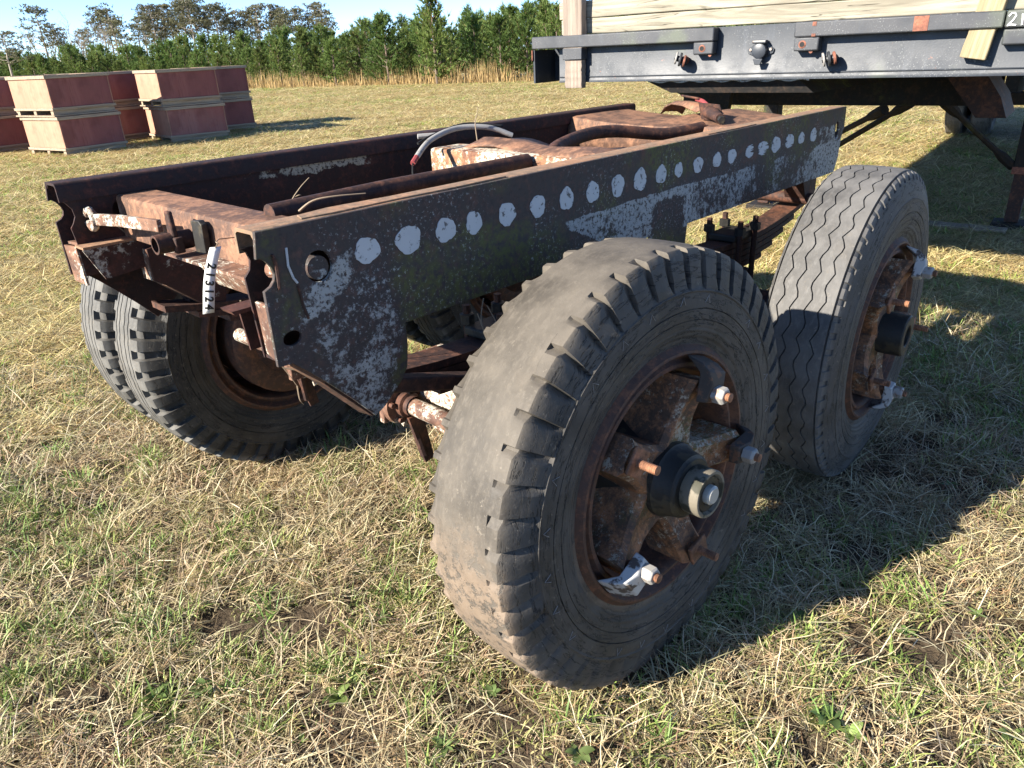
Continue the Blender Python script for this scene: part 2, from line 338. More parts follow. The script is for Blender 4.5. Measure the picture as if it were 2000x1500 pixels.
# ---------------------------------------------------------------- wheels
def tri(u): u = u % 1.; return np.where(u < .5, 4*u-1, 3-4*u)
def tyre_mesh(name, mat, R=.502, kind='lug', nlug=48, nz=40):
    """columns (y, r) round the section; local axis y, outboard side -y; returns mesh"""
    side = [(.1225, .104), (.1232, .122), (.1231, .1245), (.1205, .1252), (.1205, .1265), (.1230, .1272), (.1226, .140), (.1213, .1485), (.1190, .1490), (.1190, .1500), (.1208, .1506), (.1165, .170), (.1165, .1715), (.109, .187), (.104, .199), (.104, .2055), (.098, .212), (.085, .222)]
    cols = []       # y, r, amp (zigzag), notch weight, notch y shift
    ht = .102 if kind == 'lug' else .094
    def crown(y): return R-.005*(y/ht)**2
    if kind == 'lug':
        for y in np.linspace(0, ht-.034, 5): cols.append((y, crown(y), 0, 0))
        cols += [(ht-.030, crown(ht-.03), 0, .0), (ht-.027, crown(ht-.027), 0, .55), (ht-.004, R-.0058, 0, 1.0), (ht, R-.010, 0, 1.15), (.1095, R-.034, 0, 1.15), (.1160, R-.060, 0, .95), (.1192, R-.078, 0, .45), (.1205, R-.0855, 0, .05), (.1228, R-.0875, 0, 0), (.1232, R-.0895, 0, 0), (.1212, R-.0925, 0, 0)]
    elif kind == 'rib':
        cols.append((0, crown(0), 0, 0))
        for g in (.020, .057):
            cols += [(g-.0021, crown(g), .0085, 0), (g-.0012, crown(g)-.007, .0085, 0), (g+.0012, crown(g)-.007, .0085, 0), (g+.0021, crown(g), .0085, 0)]
        cols += [(.086, crown(.086)-.001, 0, 0), (.0868, crown(.087)-.012, 0, 0), (.0905, crown(.09)-.012, 0, 0), (.0915, R-.008, 0, .25), (.099, R-.014, 0, .8), (.1035, R-.026, 0, .7), (.1055, R-.032, 0, .0), (.110, R-.045, 0, 0), (.1165, R-.068, 0, 0), (.120, R-.084, 0, 0), (.1216, R-.0855, 0, 0), (.1210, R-.0885, 0, 0)]
    else:
        cols.append((0, crown(0), 0, 0))
        for g in (.018, .044):
            cols += [(g-.0030, crown(g), .0035, 0), (g-.0018, crown(g)-.008, .0035, 0), (g+.0018, crown(g)-.008, .0035, 0), (g+.0030, crown(g), .0035, 0)]
        cols += [(.058, crown(.058), .002, 0), (.062, crown(.062)-.001, .002, .9), (.080, R-.0045, 0, 1.1), (.090, R-.010, 0, 1.25), (.104, R-.036, 0, 1.25), (.113, R-.060, 0, 1.0), (.119, R-.080, 0, .2), (.1215, R-.0855, 0, 0), (.1200, R-.089, 0, 0)]
    cols += [(y, R-d, 0, 0) for y, d in side]
    full = [(-y, r, a, w) for (y, r, a, w) in reversed(cols)]
    if kind in ('rib', 'mix', 'lug'): full = full[:-1] + cols
    if kind == 'rib': us = [0, .04, .36, .40, .7]
    elif kind == 'lug': us = [0, .035, .12, .22, .34, .68]
    else: us = [0, .03, .42, .47, .75]
    th = np.array([(k+u)/nlug for k in range(nlug) for u in us])*2*np.pi
    u = np.tile(np.array(us), nlug)
    if kind == 'lug': g = np.interp(u, [0, .035, .12, .22, .34, 1], [0, 1, .78, .36, 0, 0])
    elif kind == 'rib': g = np.interp(u, [0, .04, .36, .40, 1], [0, 1, 1, 0, 0])
    else: g = np.interp(u, [0, .03, .42, .47, 1], [0, 1, 1, 0, 0])
    zz = tri(th/(2*np.pi)*nz)
    depth = {'lug': .0145, 'rib': .008, 'mix': .016}[kind]
    n = len(th); m = len(full); V = np.zeros((n, m, 3))
    jit = (vnoise(th*40, th*0, 1., 5)-.5)*2
    for j, (y, r, a, w) in enumerate(full):
        sgn = np.sign(y) if y else 1
        sh = .5 if y > 0 else 0
        gg = g if y <= 0 else np.roll(g, 3)
        rr = r - w*depth*gg*(1+.25*jit)
        yy = y + a*zz*(1+.3*jit) + (a > 0)*.0012*jit - sgn*w*gg*depth*(.55 if r < R-.02 else .15)
        if kind == 'lug' and .3 < w < .6 : yy = yy - sgn*.006*jit
        V[:, j] = np.stack([rr*np.cos(th), yy, rr*np.sin(th)], -1)
    idx = (np.arange(n)[:, None]*m + np.arange(m)[None]); nx = np.roll(idx, -1, 0)
    F = np.stack([idx[:, :-1], idx[:, 1:], nx[:, 1:], nx[:, :-1]], -1).reshape(-1, 4)
    me = bpy.data.meshes.new(name); me.from_pydata(V.reshape(-1, 3).tolist(), [], F.tolist())
    me.materials.append(MAT[mat]); me.shade_smooth(); me.set_sharp_from_angle(angle=R_(28)); me.update()
    return me
RIM = [(-.085, .306), (-.104, .298), (-.110, .290), (-.116, .286), (-.117, .280), (-.110, .274), (-.100, .270), (-.097, .266), (-.100, .262), (-.106, .258), (-.107, .250), (-.100, .244), (-.086, .241), (-.03, .238), (.05, .238), (.095, .250), (.105, .268), (.108, .284), (.112, .289), (.104, .298), (.085, .306)]
def spoke_pts(ang, r, t, y):   # radial r, tangential t, axial y
    ca, sa = math.cos(ang), math.sin(ang); return (r*ca-t*sa, y, r*sa+t*ca)
def make_wheel(parent, off, toe, camb, tmesh, theta0, style):
    rim = MB().lathe(RIM, 72).build('wheel', 'rim', parent)
    nrm = Vector((math.sin(toe), math.cos(toe)*math.cos(camb), math.sin(camb))).normalized()
    rim.rotation_euler = Vector((0, 1, 0)).rotation_difference(nrm).to_euler(); rim.location = off
    ty = link('tyre', tmesh, rim)
    hubp = [(.10, .12), (.02, .12), (-.02, .105), (-.07, .092), (-.10, .085), (-.125, .084), (-.13, .078), (-.165, .071), (-.168, .066), (-.172, .064)]
    if style == 'cap':
        MB().lathe(hubp+[(-.176, .0)], 40).build('hub', 'grease', rim)
        MB().lathe([(-.172, .050), (-.176, .053), (-.214, .053), (-.218, .051), (-.218, .045), (-.212, .043), (-.209, .041), (-.209, 0)], 40).build('hub_cap', 'alu', rim)
        MB().lathe([(-.2095, .0405), (-.213, .038), (-.213, .026), (-.2105, .024), (-.2105, 0)], 32).build('bearing_seal', 'grease', rim)
        MB().lathe([(-.2105, .021), (-.222, .021), (-.226, .017), (-.226, 0)], 24).build('spindle_end', 'silver', rim)
    else:
        MB().lathe([(.10, .12), (.02, .12), (-.02, .110), (-.05, .098), (-.075, .092), (-.078, .075), (-.083, .068), (-.183, .066), (-.187, .062), (-.187, .036), (-.184, .033), (-.13, .032), (-.13, 0)], 40).build('hub', 'grease', rim)
        for k in range(5):
            a = .5+k*2*math.pi/5; c = (.083*math.cos(a), 0, .083*math.sin(a))
            MB().lathe([(-.07, .011), (-.088, .011), (-.088, 0)], 6, c=c).build('hub_bolt', 'dark_clamp', rim)
    for k in range(5):
        a = theta0 - k*2*math.pi/5
        S = lambda r, t, y: spoke_pts(a, r, t, y)
        m = MB(); N = 7
        rs = np.linspace(.055, .228, N); secs = []
        for i, r in enumerate(rs):
            q = i/(N-1); wt = .064*(1-q)+.040*q - .012*math.sin(q*math.pi); yb = .03-.07*q; yf = -.118-.030*q+.012*math.sin(q*math.pi)
            e = .012
            secs.append([S(r, -wt, yb), S(r, -wt, yf+e), S(r, -wt+e, yf), S(r, -wt*.35, yf+.006), S(r, wt*.35, yf+.006), S(r, wt-e, yf), S(r, wt, yf+e), S(r, wt, yb)])
        vs = [p for s_ in secs for p in s_]; fs = []
        for i in range(N-1):
            for j in range(8): fs.append((i*8+j, i*8+(j+1) % 8, (i+1)*8+(j+1) % 8, (i+1)*8+j))
        fs += [tuple(range(8)), tuple((N-1)*8+j for j in range(7, -1, -1))]
        m.add(vs, fs); m.build('spoke', 'spoke', rim, smooth=35)
        clamp = style[0] == 'c' and k in (0, 1, 3) or style == 'open' and k in (0, 2)
        st = MB(); y1 = -.215 if clamp else -.205
        prof = []; yy = -.13
        while yy > y1: prof += [(yy, .0085), (yy-.0025, .0102)]; yy -= .005
        prof.append((y1, .0))
        st.lathe(prof, 12, c=S(.207, 0, 0)); st.build('stud', 'stud', rim)
        if clamp:
            white = (style == 'cap' and k == 3) or style == 'open'
            cm = MB(); w0, w1 = .034, .022
            pr = [(.182, -.148), (.245, -.150), (.262, -.128), (.276, -.108), (.266, -.150), (.252, -.172), (.225, -.180), (.186, -.172)]
            n = len(pr); vs = [S(r, -(w0 if r > .24 else w1), y) for r, y in pr] + [S(r, (w0 if r > .24 else w1), y) for r, y in pr]
            cm.add(vs, [tuple(range(n)), tuple(range(2*n-1, n-1, -1))]+[(i, i+n, (i+1) % n+n, (i+1) % n) for i in range(n)])
            cm.build('rim_clamp', 'white_clamp' if white else 'dark_clamp', rim, bevel=.003)
            MB().lathe([(-.176, .0195), (-.198, .0195), (-.203, .016), (-.203, .010)], 6, c=S(.207, 0, 0)).build('nut', 'zinc', rim, bevel=.0015, smooth=0)
        else:
            hx = MB(); hx.hexa([S(.182, -.03, -.148), S(.232, -.03, -.150), S(.232, .03, -.150), S(.182, .03, -.148), S(.182, -.03, -.158), S(.232, -.03, -.158), S(.232, .03, -.158), S(.182, .03, -.158)])
            hx.build('clamp_seat', 'stud', rim, bevel=.003)
    return rim

RW = .5017; A1 = .6566; A2 = 1.8337; YC = -.278; YC2 = -.320; WD = 1.0208; ZT = 1.1104; ZB = .8761; LR = 2.4526; FWD = .0719
BOG = empty('trailer_bogie', (1.2, .5, 0)); BO = -BOG.location
tag(BOG, 'rusty stripped tandem-axle trailer bogie with white dots along its rail', 'trailer bogie')
T_lug = tyre_mesh('tyre_lug', 'tyre_mud', RW, 'lug', 48)
T_rib = tyre_mesh('tyre_rib', 'tyre_rib', RW, 'rib', 66, 42)
T_mix = tyre_mesh('tyre_mix', 'tyre_dual', RW, 'mix', 46, 60)
w1 = make_wheel(BOG, BO+Vector((A1, YC, RW-.012)), .0564, -.033, T_lug, R_(71), 'cap')
w1['label'] = 'front near wheel with muddy lug tyre and open spoke hub'
w2 = make_wheel(BOG, BO+Vector((A2, YC2, RW-.012)), -.047, .0155, T_rib, R_(62), 'open')
w2['label'] = 'rear near wheel with zigzag rib tyre and black hub'
# moulded ticks on the near sidewall
for k in range(26):
    a = 2*math.pi*k/26+.07+U(-.02, .02); r = RW-.098
    if k % 6 == 4: continue
    def q(r, t): return Vector((r*math.cos(a+t), -.1236, r*math.sin(a+t)))
    MB().tube([q(r-.016, -.012), q(r+.001, .008), q(r-.015, .034)], .0006, 4).build('moulded_tick', 'cable', w1)
def plain_wheel(name, loc, tm, flip=False, inner=True):
    rim = MB().lathe([(y, r) for y, r in RIM], 56).build(name, 'rim', BOG, BO+Vector(loc))
    if flip: rim.rotation_euler = (0, 0, math.pi)
    link('tyre', tm, rim)
    return rim
YDI = 1.299; YDO = 1.600
for xa in (A1, A2):
    wi = plain_wheel('wheel', (xa, YDI, RW-.012), T_mix)
    MB().lathe([(-.16, .06), (-.165, .15), (-.16, .205), (-.15, .215), (-.10, .217), (-.09, .208), (.08, .205), (.1, .16), (.1, .05)], 48).build('brake_drum', 'rim', wi)
    MB().lathe([(-.166, .145), (-.185, .12), (-.20, .07), (-.24, .065)], 40).build('backing_plate', 'rust_dark', wi)
    wo = plain_wheel('wheel', (xa, YDO, RW-.012), T_mix)
    MB().lathe([(-.05, .24), (-.05, .10), (.16, .09), (.16, 0)], 40).build('hub', 'grease', wo)
# ---------------------------------------------------------------- bogie frame
WE = [(.002, ZT), (-.004, 1.066), (.003, 1.0665), (.012, 1.060), (.020, 1.048), (.0235, 1.036), (.021, 1.026), (.013, 1.017), (.000, 1.011), (.000, .8755), (.028, .8735), (.060, .845), (.090, .815), (.140, .762), (.186, .709), (.212, .722), (.240, .745), (.262, .764), (.276, .785), (.283, .83), (.283, ZB)]
def web_poly(): return WE + [(1.145, ZB), (1.15, .80), (1.175, .745), (1.30, .745), (1.33, .80), (1.34, ZB), (LR-.045, ZB), (LR-.02, .93), (LR-.014, 1.0), (LR+.004, 1.03), (LR+.002, ZT)]
def web_with_holes(y0, y1, poly, holes):
    import bmesh
    bm = bmesh.new()
    vs = [bm.verts.new((x, y0, z)) for x, z in poly]; es = [bm.edges.new((vs[i], vs[(i+1) % len(vs)])) for i in range(len(vs))]
    for cx, cz, rx, rz in holes:
        hv = [bm.verts.new((cx+rx*math.cos(t), y0, cz+rz*math.sin(t))) for t in [2*math.pi*k/22 for k in range(22)]]
        es += [bm.edges.new((hv[i], hv[(i+1) % 22])) for i in range(22)]
    bmesh.ops.triangle_fill(bm, edges=es, use_beauty=True)
    ret = bmesh.ops.extrude_face_region(bm, geom=bm.faces[:]); 
    for v in [g for g in ret['geom'] if isinstance(g, bmesh.types.BMVert)]: v.co.y = y1
    bmesh.ops.recalc_face_normals(bm, faces=bm.faces[:])
    m = MB(); bm.verts.index_update(); m.add([tuple(v.co) for v in bm.verts], [tuple(v.index for v in f.verts) for f in bm.faces]); bm.free()
    return m
holes = [(.109, 1.030, .027, .028), (.036, .919, .018, .013), (2.385, 1.031, .016, .032)]
near_web = web_with_holes(0, .008, web_poly(), holes).build('side_rail', 'web', BOG, BO, bevel=.0012, smooth=30)
near_web['label'] = 'near side rail with row of white paint spots'
# top flange with rounded shoulder, lip, inner wall, lower box
def rail_body(m, f, y):
    # y(v) maps 0 at the outer web to inward positive
    X0, X1 = 0.0, LR
    N = 6; prof = [(0.0002, ZT-.016)] + [(.014-.014*math.cos(t), ZT-.016+.0165*math.sin(t)) for t in [math.pi/2*k/5 for k in range(1, 6)]] + [(FWD-.010, ZT+.0005), (FWD-.003, ZT-.002), (FWD, ZT-.010), (FWD, 1.066), (FWD-.006, 1.066), (FWD-.006, ZT-.010), (FWD-.012, ZT-.006), (.016, ZT-.006), (.009, ZT-.016)]
    m.add([(X0+.002, y(a), b) for a, b in prof]+[(X1, y(a), b) for a, b in prof], [(i, i+len(prof), (i+1) % len(prof)+len(prof), (i+1) % len(prof)) for i in range(len(prof))]+[tuple(range(len(prof))), tuple(range(2*len(prof)-1, len(prof)-1, -1))])
    return m
nb = rail_body(MB(), 0, lambda a: a).build('top_flange', 'soil_rail', BOG, BO, smooth=50)
inner_poly = [(.002, 1.074), (.012, 1.068), (.017, 1.052), (.013, 1.036), (.002, 1.024), (.004, .978), (.010, ZB), (LR-.03, ZB), (LR-.01, 1.074)]
web_with_holes(FWD-.010, FWD-.005, inner_poly, [(.055, 1.028, .016, .016)]).build('inner_wall', 'rail_in', BOG, BO, smooth=30)
MB().prism([(.0085, .8765), (FWD-.0105, .8765), (FWD-.0105, .8825), (.0085, .8825)], 'x', .012, LR-.05).build('bottom_flange', 'rail_in', BOG, BO)
# folded end plate and lower box of the near rail
MB().hexa([(.006, .009, .878), (.014, .009, .878), (.020, .058, .884), (.012, .058, .884), (.004, .009, .985), (.012, .009, .985), (.016, .058, .982), (.008, .058, .982)]).build('end_plate', 'rust_white', BOG, BO, bevel=.002)
MB().prism([(-.030, .971), (.006, .971), (.26, .971), (.26, .964), (-.026, .964)], 'y', .070, .112).build('shelf_plate', 'rust_patch', BOG, BO)
MB().prism([(.000, .9635), (.008, .88), (.24, .88), (.25, .9635)], 'y', .106, .111).build('lower_plate', 'rust_patch', BOG, BO)
# raised shoulder round the end notch, seam and slot details on the near web
m = MB(); m.tube([(.0245+.004*math.cos(t), -.001, 1.039+.028*math.sin(t)) for t in np.linspace(-1.7, 1.8, 12)], .0035, 7); m.build('weld_bead', 'rust_dark', BOG, BO)
m = MB(); m.tube([(.052, -.0008, 1.075), (.050, -.0008, 1.045), (.056, -.0008, 1.022), (.062, -.0008, 1.012)], .0022, 6); m.build('weld_bead', 'spot', BOG, BO)
m = MB(); m.tube([(.062, -.0005, 1.008), (.066, -.0005, .97), (.072, -.0005, .945)], .0026, 6); m.build('weld_bead', 'rust_dark', BOG, BO)
# lock pin seen in the round hole
MB().lathe([(-.002, .0), (-.002, .0205), (.0, .0215), (.06, .0215)], 28, c=(.110, .006, 1.027)).build('lock_pin_or_hole_shade', 'web', BOG, BO)
MB().lathe([(.012, .0), (.012, .036), (.05, .036)], 28, c=(2.385, .006, 1.031)).build('lock_pin_or_hole_shade', 'grease', BOG, BO)  # black disc behind the far hole, added so the opening reads dark
# hanger bracket flanges (near): lit return edges inside
MB().hexa([(.030, .009, .8745), (.094, .009, .818), (.092, .055, .815), (.032, .055, .873), (.026, .009, .868), (.088, .009, .811), (.086, .055, .809), (.028, .055, .867)]).build('hanger_flange', 'rust', BOG, BO)
MB().hexa([(.094, .009, .818), (.190, .009, .712), (.186, .050, .709), (.092, .055, .815), (.088, .009, .811), (.184, .009, .706), (.180, .050, .704), (.086, .055, .809)]).build('hanger_flange', 'rust_dark', BOG, BO)
MB().prism([(.03, .874), (.095, .815), (.186, .709), (.24, .745), (.276, .785), (.283, .874)], 'y', .058, .064).build('hanger_plate', 'rust_patch', BOG, BO)
# paint spots
DOTS = [(.213,.028,.024),(.31,.031,.027),(.406,.027,.024),(.485,.022,.024),(.585,.026,.025),(.685,.025,.025),(.787,.025,.026),(.887,.025,.025),(.99,.026,.028),(1.089,.028,.029),(1.188,.025,.024),(1.276,.020,.020),(1.38,.026,.022),(1.488,.024,.021),(1.578,.026,.021),(1.686,.020,.019),(1.777,.030,.021),(1.876,.032,.025),(1.972,.026,.022),(2.072,.024,.019),(2.172,.026,.023)]
for k, (x, rx, rz) in enumerate(DOTS):
    n = 40; ph = U(0, 6); pts = []
    for i in range(n):
        t = 2*math.pi*i/n; q = 1+.05*math.sin(3*t+ph)+.04*math.sin(5*t+2*ph)+.02*math.sin(11*t+3*ph)+U(-.025, .015)
        pts.append((x+rx*q*math.cos(t), 1.0365+rz*q*math.sin(t)))
    if k in (15, 16, 18): pts = [(a+(.012 if a > x else 0), b) if U(0, 1) < .8 else (x+(a-x)*.5, b) for a, b in pts]
    MB().prism(pts, 'y', -.0016, .002).build('paint_spot', 'spot', near_web, smooth=0)
# dirt crust strip on the near top flange
pts = [(.10, .018), (.16, .012), (.30, .014), (.46, .010), (.60, .012), (.605, .016), (.47, .024), (.30, .050), (.18, .060), (.11, .048)]
MB().prism(pts, 'z', ZT+.0003, ZT+.0035).build('dirt_crust', 'soil_rail', BOG, BO, bevel=.001)
MB().prism([(1.45, .012), (1.6, .009), (1.75, .012), (1.72, .022), (1.5, .026)], 'z', ZT+.0003, ZT+.003).build('dirt_crust', 'soil_rail', BOG, BO, bevel=.001)

# far rail (mirrored)
my = lambda a: WD-a
fp_ = [(x, z) for x, z in web_poly()]
far_web = web_with_holes(WD-.008, WD, fp_, [(.109, 1.030, .027, .028)]).build('side_rail', 'rail_in', BOG, BO, smooth=30)
far_web['label'] = 'far side rail, dark maroon inside'
rail_body(MB(), 0, my).build('top_flange', 'rail_in', BOG, BO, smooth=50)
ip = [(.002, 1.074), (.016, 1.062), (.028, 1.045), (.030, 1.026), (.022, 1.010), (.014, 1.000), (.018, .962), (.018, ZB), (LR-.03, ZB), (LR-.01, 1.074)]
web_with_holes(WD-FWD+.008, WD-FWD+.013, ip, [(.145, 1.02, .026, .032)]).build('inner_wall', 'far_in', BOG, BO, smooth=30)
m = MB(); m.prism([(.012, WD-.008), (.020, WD-FWD+.014), (.06, WD-FWD+.014), (.06, WD-.008)], 'z', .955, .962); m.build('end_shelf', 'rust_white', BOG, BO)
MB().hexa([(.014, WD-.062, .852), (.020, WD-.062, .852), (.010, WD-.009, .86), (.004, WD-.009, .86), (.012, WD-.062, .954), (.018, WD-.062, .954), (.008, WD-.009, .954), (.002, WD-.009, .954)]).build('end_plate', 'rust_white', BOG, BO)
# shelf, dark plate and hanger that show below the far rail
YF = .905
MB().prism([(.012, WD-FWD+.012), (.012, YF), (.30, YF), (.30, WD-FWD+.012)], 'z', .952, .958).build('shelf_plate', 'soil_rail', BOG, BO)
MB().prism([(.010, .9515), (.046, .870), (.20, .885), (.29, .90), (.30, .9515)], 'y', YF, YF+.006).build('lower_plate', 'rust_patch', BOG, BO)
hp = [(.150, .930), (.330, .955), (.345, .86), (.335, .77), (.318, .705), (.250, .765), (.185, .822), (.150, .845)]
MB().prism(hp, 'y', YF-.03, YF-.024).build('hanger_plate', 'rust_patch', BOG, BO)
MB().hexa([(.148, YF-.024, .846), (.182, YF-.024, .823), (.180, YF+.03, .823), (.146, YF+.03, .846), (.150, YF-.024, .928), (.156, YF-.024, .928), (.156, YF+.03, .928), (.150, YF+.03, .928)]).build('hanger_flange', 'rust_white', BOG, BO)
MB().hexa([(.180, YF-.024, .824), (.318, YF-.024, .704), (.312, YF+.03, .704), (.176, YF+.03, .824), (.184, YF-.024, .829), (.324, YF-.024, .709), (.320, YF+.03, .709), (.182, YF+.03, .829)]).build('hanger_flange', 'rust', BOG, BO)
# weld streak on the far inner wall
m = MB(); y = WD-FWD+.0065; m.tube([(.075, y, 1.035), (.085, y, 1.018), (.115, y, .995), (.140, y, .962)], .0018, 6); m.build('dry_stem', 'twig', BOG, BO)
# ---- cross members
def channel(name, x0, x1, z0, z1, ya, yb, mat, th=.007, open_back=True):
    poly = [(x0, z0), (x0+.03, z0), (x0+.03, z0+th), (x0+th, z0+th), (x0+th, z1-th), (x1, z1-th), (x1, z1-.002), (x1-.003, z1), (x0+.010, z1), (x0+.003, z1-.003), (x0, z1-.010)]
    return MB().prism(poly, 'y', ya, yb).build(name, mat, BOG, BO, smooth=30)
channel('cross_member', .135, .232, .955, 1.064, FWD-.004, WD-FWD+.006, 'rust')
MB().prism([(.131, .956), (.1345, .956), (.1345, 1.03), (.131, 1.03)], 'y', .085, .30).build('paint_patch', 'rust_white', BOG, BO)
channel('cross_member', 1.03, 1.16, .955, 1.086, FWD-.004, WD-.27, 'cream')
# crumpled rust plate lying over the middle cross member
N = 16; vs = []; fs = []
for i in range(N):
    y = .06+(.66-.06)*i/(N-1)
    for j, xx in enumerate((1.005, 1.03, 1.08, 1.14, 1.20)):
        z = 1.094+.014*math.sin(i*.55+.8)*(1 if j in (0, 4) else .4)-(.012 if j == 0 else 0)-(.01 if j == 4 else 0)+(.012 if j == 2 else 0)
        if i < 5 and j == 0: z += .010*math.sin(i*1.3)
        vs.append((xx+.02*math.sin(i*.7)*(j == 0)+.10*(i/(N-1)), y, z))
for i in range(N-1):
    for j in range(4): fs.append((i*5+j, i*5+j+1, (i+1)*5+j+1, (i+1)*5+j))
pl = MB().add(vs, fs).build('crumpled_plate', 'rust', BOG, BO); sm = pl.modifiers.new('s', 'SOLIDIFY'); sm.thickness = .006
def arc(pts, n=14):
    P = [Vector(p) for p in pts]; out = []
    P = [P[0]]+P+[P[-1]]
    for i in range(1, len(P)-2):
        for k in range(n):
            t = k/n; a, b, c, d = P[i-1], P[i], P[i+1], P[i+2]
            out.append(.5*((2*b)+(-a+c)*t+(2*a-5*b+4*c-d)*t*t+(-a+3*b-3*c+d)*t**3))
    out.append(P[-2]); return out
# pipes
m = MB(); m.tube([(.215, .335, 1.066), (.55, .355, 1.068), (1.02, .33, 1.072)], .021, 14); m.build('pipe', 'rust_dark', BOG, BO)
m = MB(); m.tube(arc([(1.10, .30, 1.050), (1.22, .398, 1.078), (1.48, .48, 1.090), (1.64, .47, 1.086), (1.83, .395, 1.060), (2.0, .345, 1.068)], 4), .021, 14); m.build('pipe', 'rust_dark', BOG, BO)
m = MB(); m.tube([(1.25, .22, 1.045), (1.95, .20, 1.05)], .016, 10); m.build('pipe', 'rust_dark', BOG, BO)
# rear cross member: saddle shaped sheet
N = 22; vs = []; fs = []
xsx = [1.95, 1.985, 2.01, 2.10, 2.22, 2.38, 2.42]
for i in range(N):
    y = .065+(WD-.13)*i/(N-1); q = (y-.5)/.45
    up = .040*max(0, 1-abs((y-.42)/.22))**.8
    for j, xx in enumerate(xsx):
        z = 1.000+.0*q + (.075 if j in (1,) else .078 if j in (2, 3, 4) else .075 if j == 5 else 0)
        if 1 <= j <= 5: z += .026*q*q-.008
        if j in (4, 5): z += up*.9
        if j == 0: z = .98
        if j == 6: z = .99
        vs.append((xx, y, z))
M_ = len(xsx)
for i in range(N-1):
    for j in range(M_-1): fs.append((i*M_+j, i*M_+j+1, (i+1)*M_+j+1, (i+1)*M_+j))
pl = MB().add(vs, fs).build('rear_saddle_plate', 'rust', BOG, BO, smooth=60); sm = pl.modifiers.new('s', 'SOLIDIFY'); sm.thickness = .006
# bracket with valve on the saddle
m = MB(); N = 9
top = [(2.36, .70, 1.092), (2.33, .665, 1.122), (2.28, .60, 1.138), (2.20, .50, 1.138), (2.12, .39, 1.122)]
vs = []; 
for p in top: vs += [(p[0], p[1]+.055, p[2]-.012), (p[0], p[1]+.03, p[2]), (p[0], p[1]-.03, p[2]), (p[0], p[1]-.055, p[2]-.012)]
fs = [(i*4+j, i*4+j+1, i*4+j+5, i*4+j+4) for i in range(4) for j in range(3)]
pl = m.add(vs, fs).build('valve_bracket', 'rust', BOG, BO, smooth=60); sm = pl.modifiers.new('s', 'SOLIDIFY'); sm.thickness = .005
m = MB(); m.hexa([(2.10, .31, 1.075), (2.105, .31, 1.075), (2.125, .42, 1.085), (2.12, .42, 1.085), (2.09, .33, 1.140), (2.095, .33, 1.140), (2.115, .43, 1.145), (2.11, .43, 1.145)]); m.build('valve_plate', 'rust_dark', BOG, BO)
m = MB(); m.tube([(2.11, .385, 1.112), (2.08, .345, 1.108), (2.05, .31, 1.100), (2.03, .29, 1.096)], [.024, .022, .018, .018], 14); m.build('valve', 'rust_dark', BOG, BO)
m = MB(); m.tube([(2.03, .29, 1.096), (2.015, .275, 1.093)], .013, 6); m.build('valve_fitting', 'grease', BOG, BO)
m = MB(); m.tube([(2.20, .49, 1.150), (2.16, .44, 1.146), (2.125, .40, 1.135)], .008, 8); m.build('red_hose', 'redwire', BOG, BO)
m = MB(); m.tube([(2.27, .60, 1.158), (2.16, .46, 1.156)], .004, 6); m.build('rod', 'rust_dark', BOG, BO)
# grey cable and wires over the middle cross member
m = MB(); m.tube(arc([(.90, .665, 1.080), (.98, .69, 1.118), (1.10, .70, 1.140), (1.20, .66, 1.135), (1.27, .62, 1.105)]), .0085, 10); m.build('grey_cable', 'cable', BOG, BO)
m = MB(); m.tube(arc([(.95, .715, 1.110), (1.02, .72, 1.128), (1.14, .70, 1.150), (1.25, .64, 1.135)]), .004, 7); m.build('black_wire', 'ink', BOG, BO)
m = MB(); m.tube([(.99, .76, 1.125), (1.04, .73, 1.125)], .008, 8); m.build('cable_stub', 'cable', BOG, BO)
m = MB(); m.tube([(.902, .666, 1.081), (.87, .65, 1.066)], .008, 8); m.build('red_wire', 'redwire', BOG, BO)
m = MB(); m.tube(arc([(.87, .65, 1.066), (.85, .63, 1.04), (.85, .62, 1.02), (.80, .58, 1.01)]), .0025, 6); m.build('black_wire', 'ink', BOG, BO)
# lock bar, tube and black recess-shade panel in front of the near cross member
P_ = [(.060, .925, 1.020), (.075, .80, 1.028), (.09, .60, 1.036), (.105, .43, 1.024)]
vs = []
for x, y, z in P_[:3]: vs += [(x-.006, y, z-.016), (x+.006, y, z-.016), (x+.006, y, z+.012), (x-.006, y, z+.012)]
fs = [(i*4+j, i*4+(j+1) % 4, (i+1)*4+(j+1) % 4, (i+1)*4+j) for i in range(2) for j in range(4)]+[(0, 1, 2, 3), (11, 10, 9, 8)]
MB().add(vs, fs).build('lock_bar', 'rust_white', BOG, BO, bevel=.002)
m = MB(); m.tube([(.058+.0*t, .935+.022*math.cos(t), 1.018+.022*math.sin(t)) for t in np.linspace(.4, 5.9, 16)], .010, 8); m.build('lock_hook', 'rust_white', BOG, BO)
MB().lathe([(-.03, .016), (-.03, .021), (.05, .021), (.05, .0)], 22, axis='x', c=(.075, .535, 1.008)).build('lock_tube', 'rust_dark', BOG, BO)
MB().hexa([(.080, .545, 1.02), (.092, .545, 1.02), (.092, .515, 1.02), (.080, .515, 1.02), (.080, .540, 1.075), (.092, .540, 1.075), (.092, .520, 1.075), (.080, .520, 1.075)]).build('lug', 'rust_dark', BOG, BO, bevel=.004)
MB().hexa([(.078, .525, .985), (.098, .525, .985), (.098, .508, .985), (.078, .508, .985), (.078, .520, 1.02), (.098, .520, 1.02), (.098, .505, 1.02), (.078, .505, 1.02)]).build('lug', 'rust_dark', BOG, BO, bevel=.003)
MB().prism([(.492, .985), (.445, .988), (.440, 1.050), (.452, 1.058), (.488, 1.054)], 'x', .112, .126).build('recess_shade', 'grease', BOG, BO, bevel=.002)  # black panel painted in for the shade of a recess
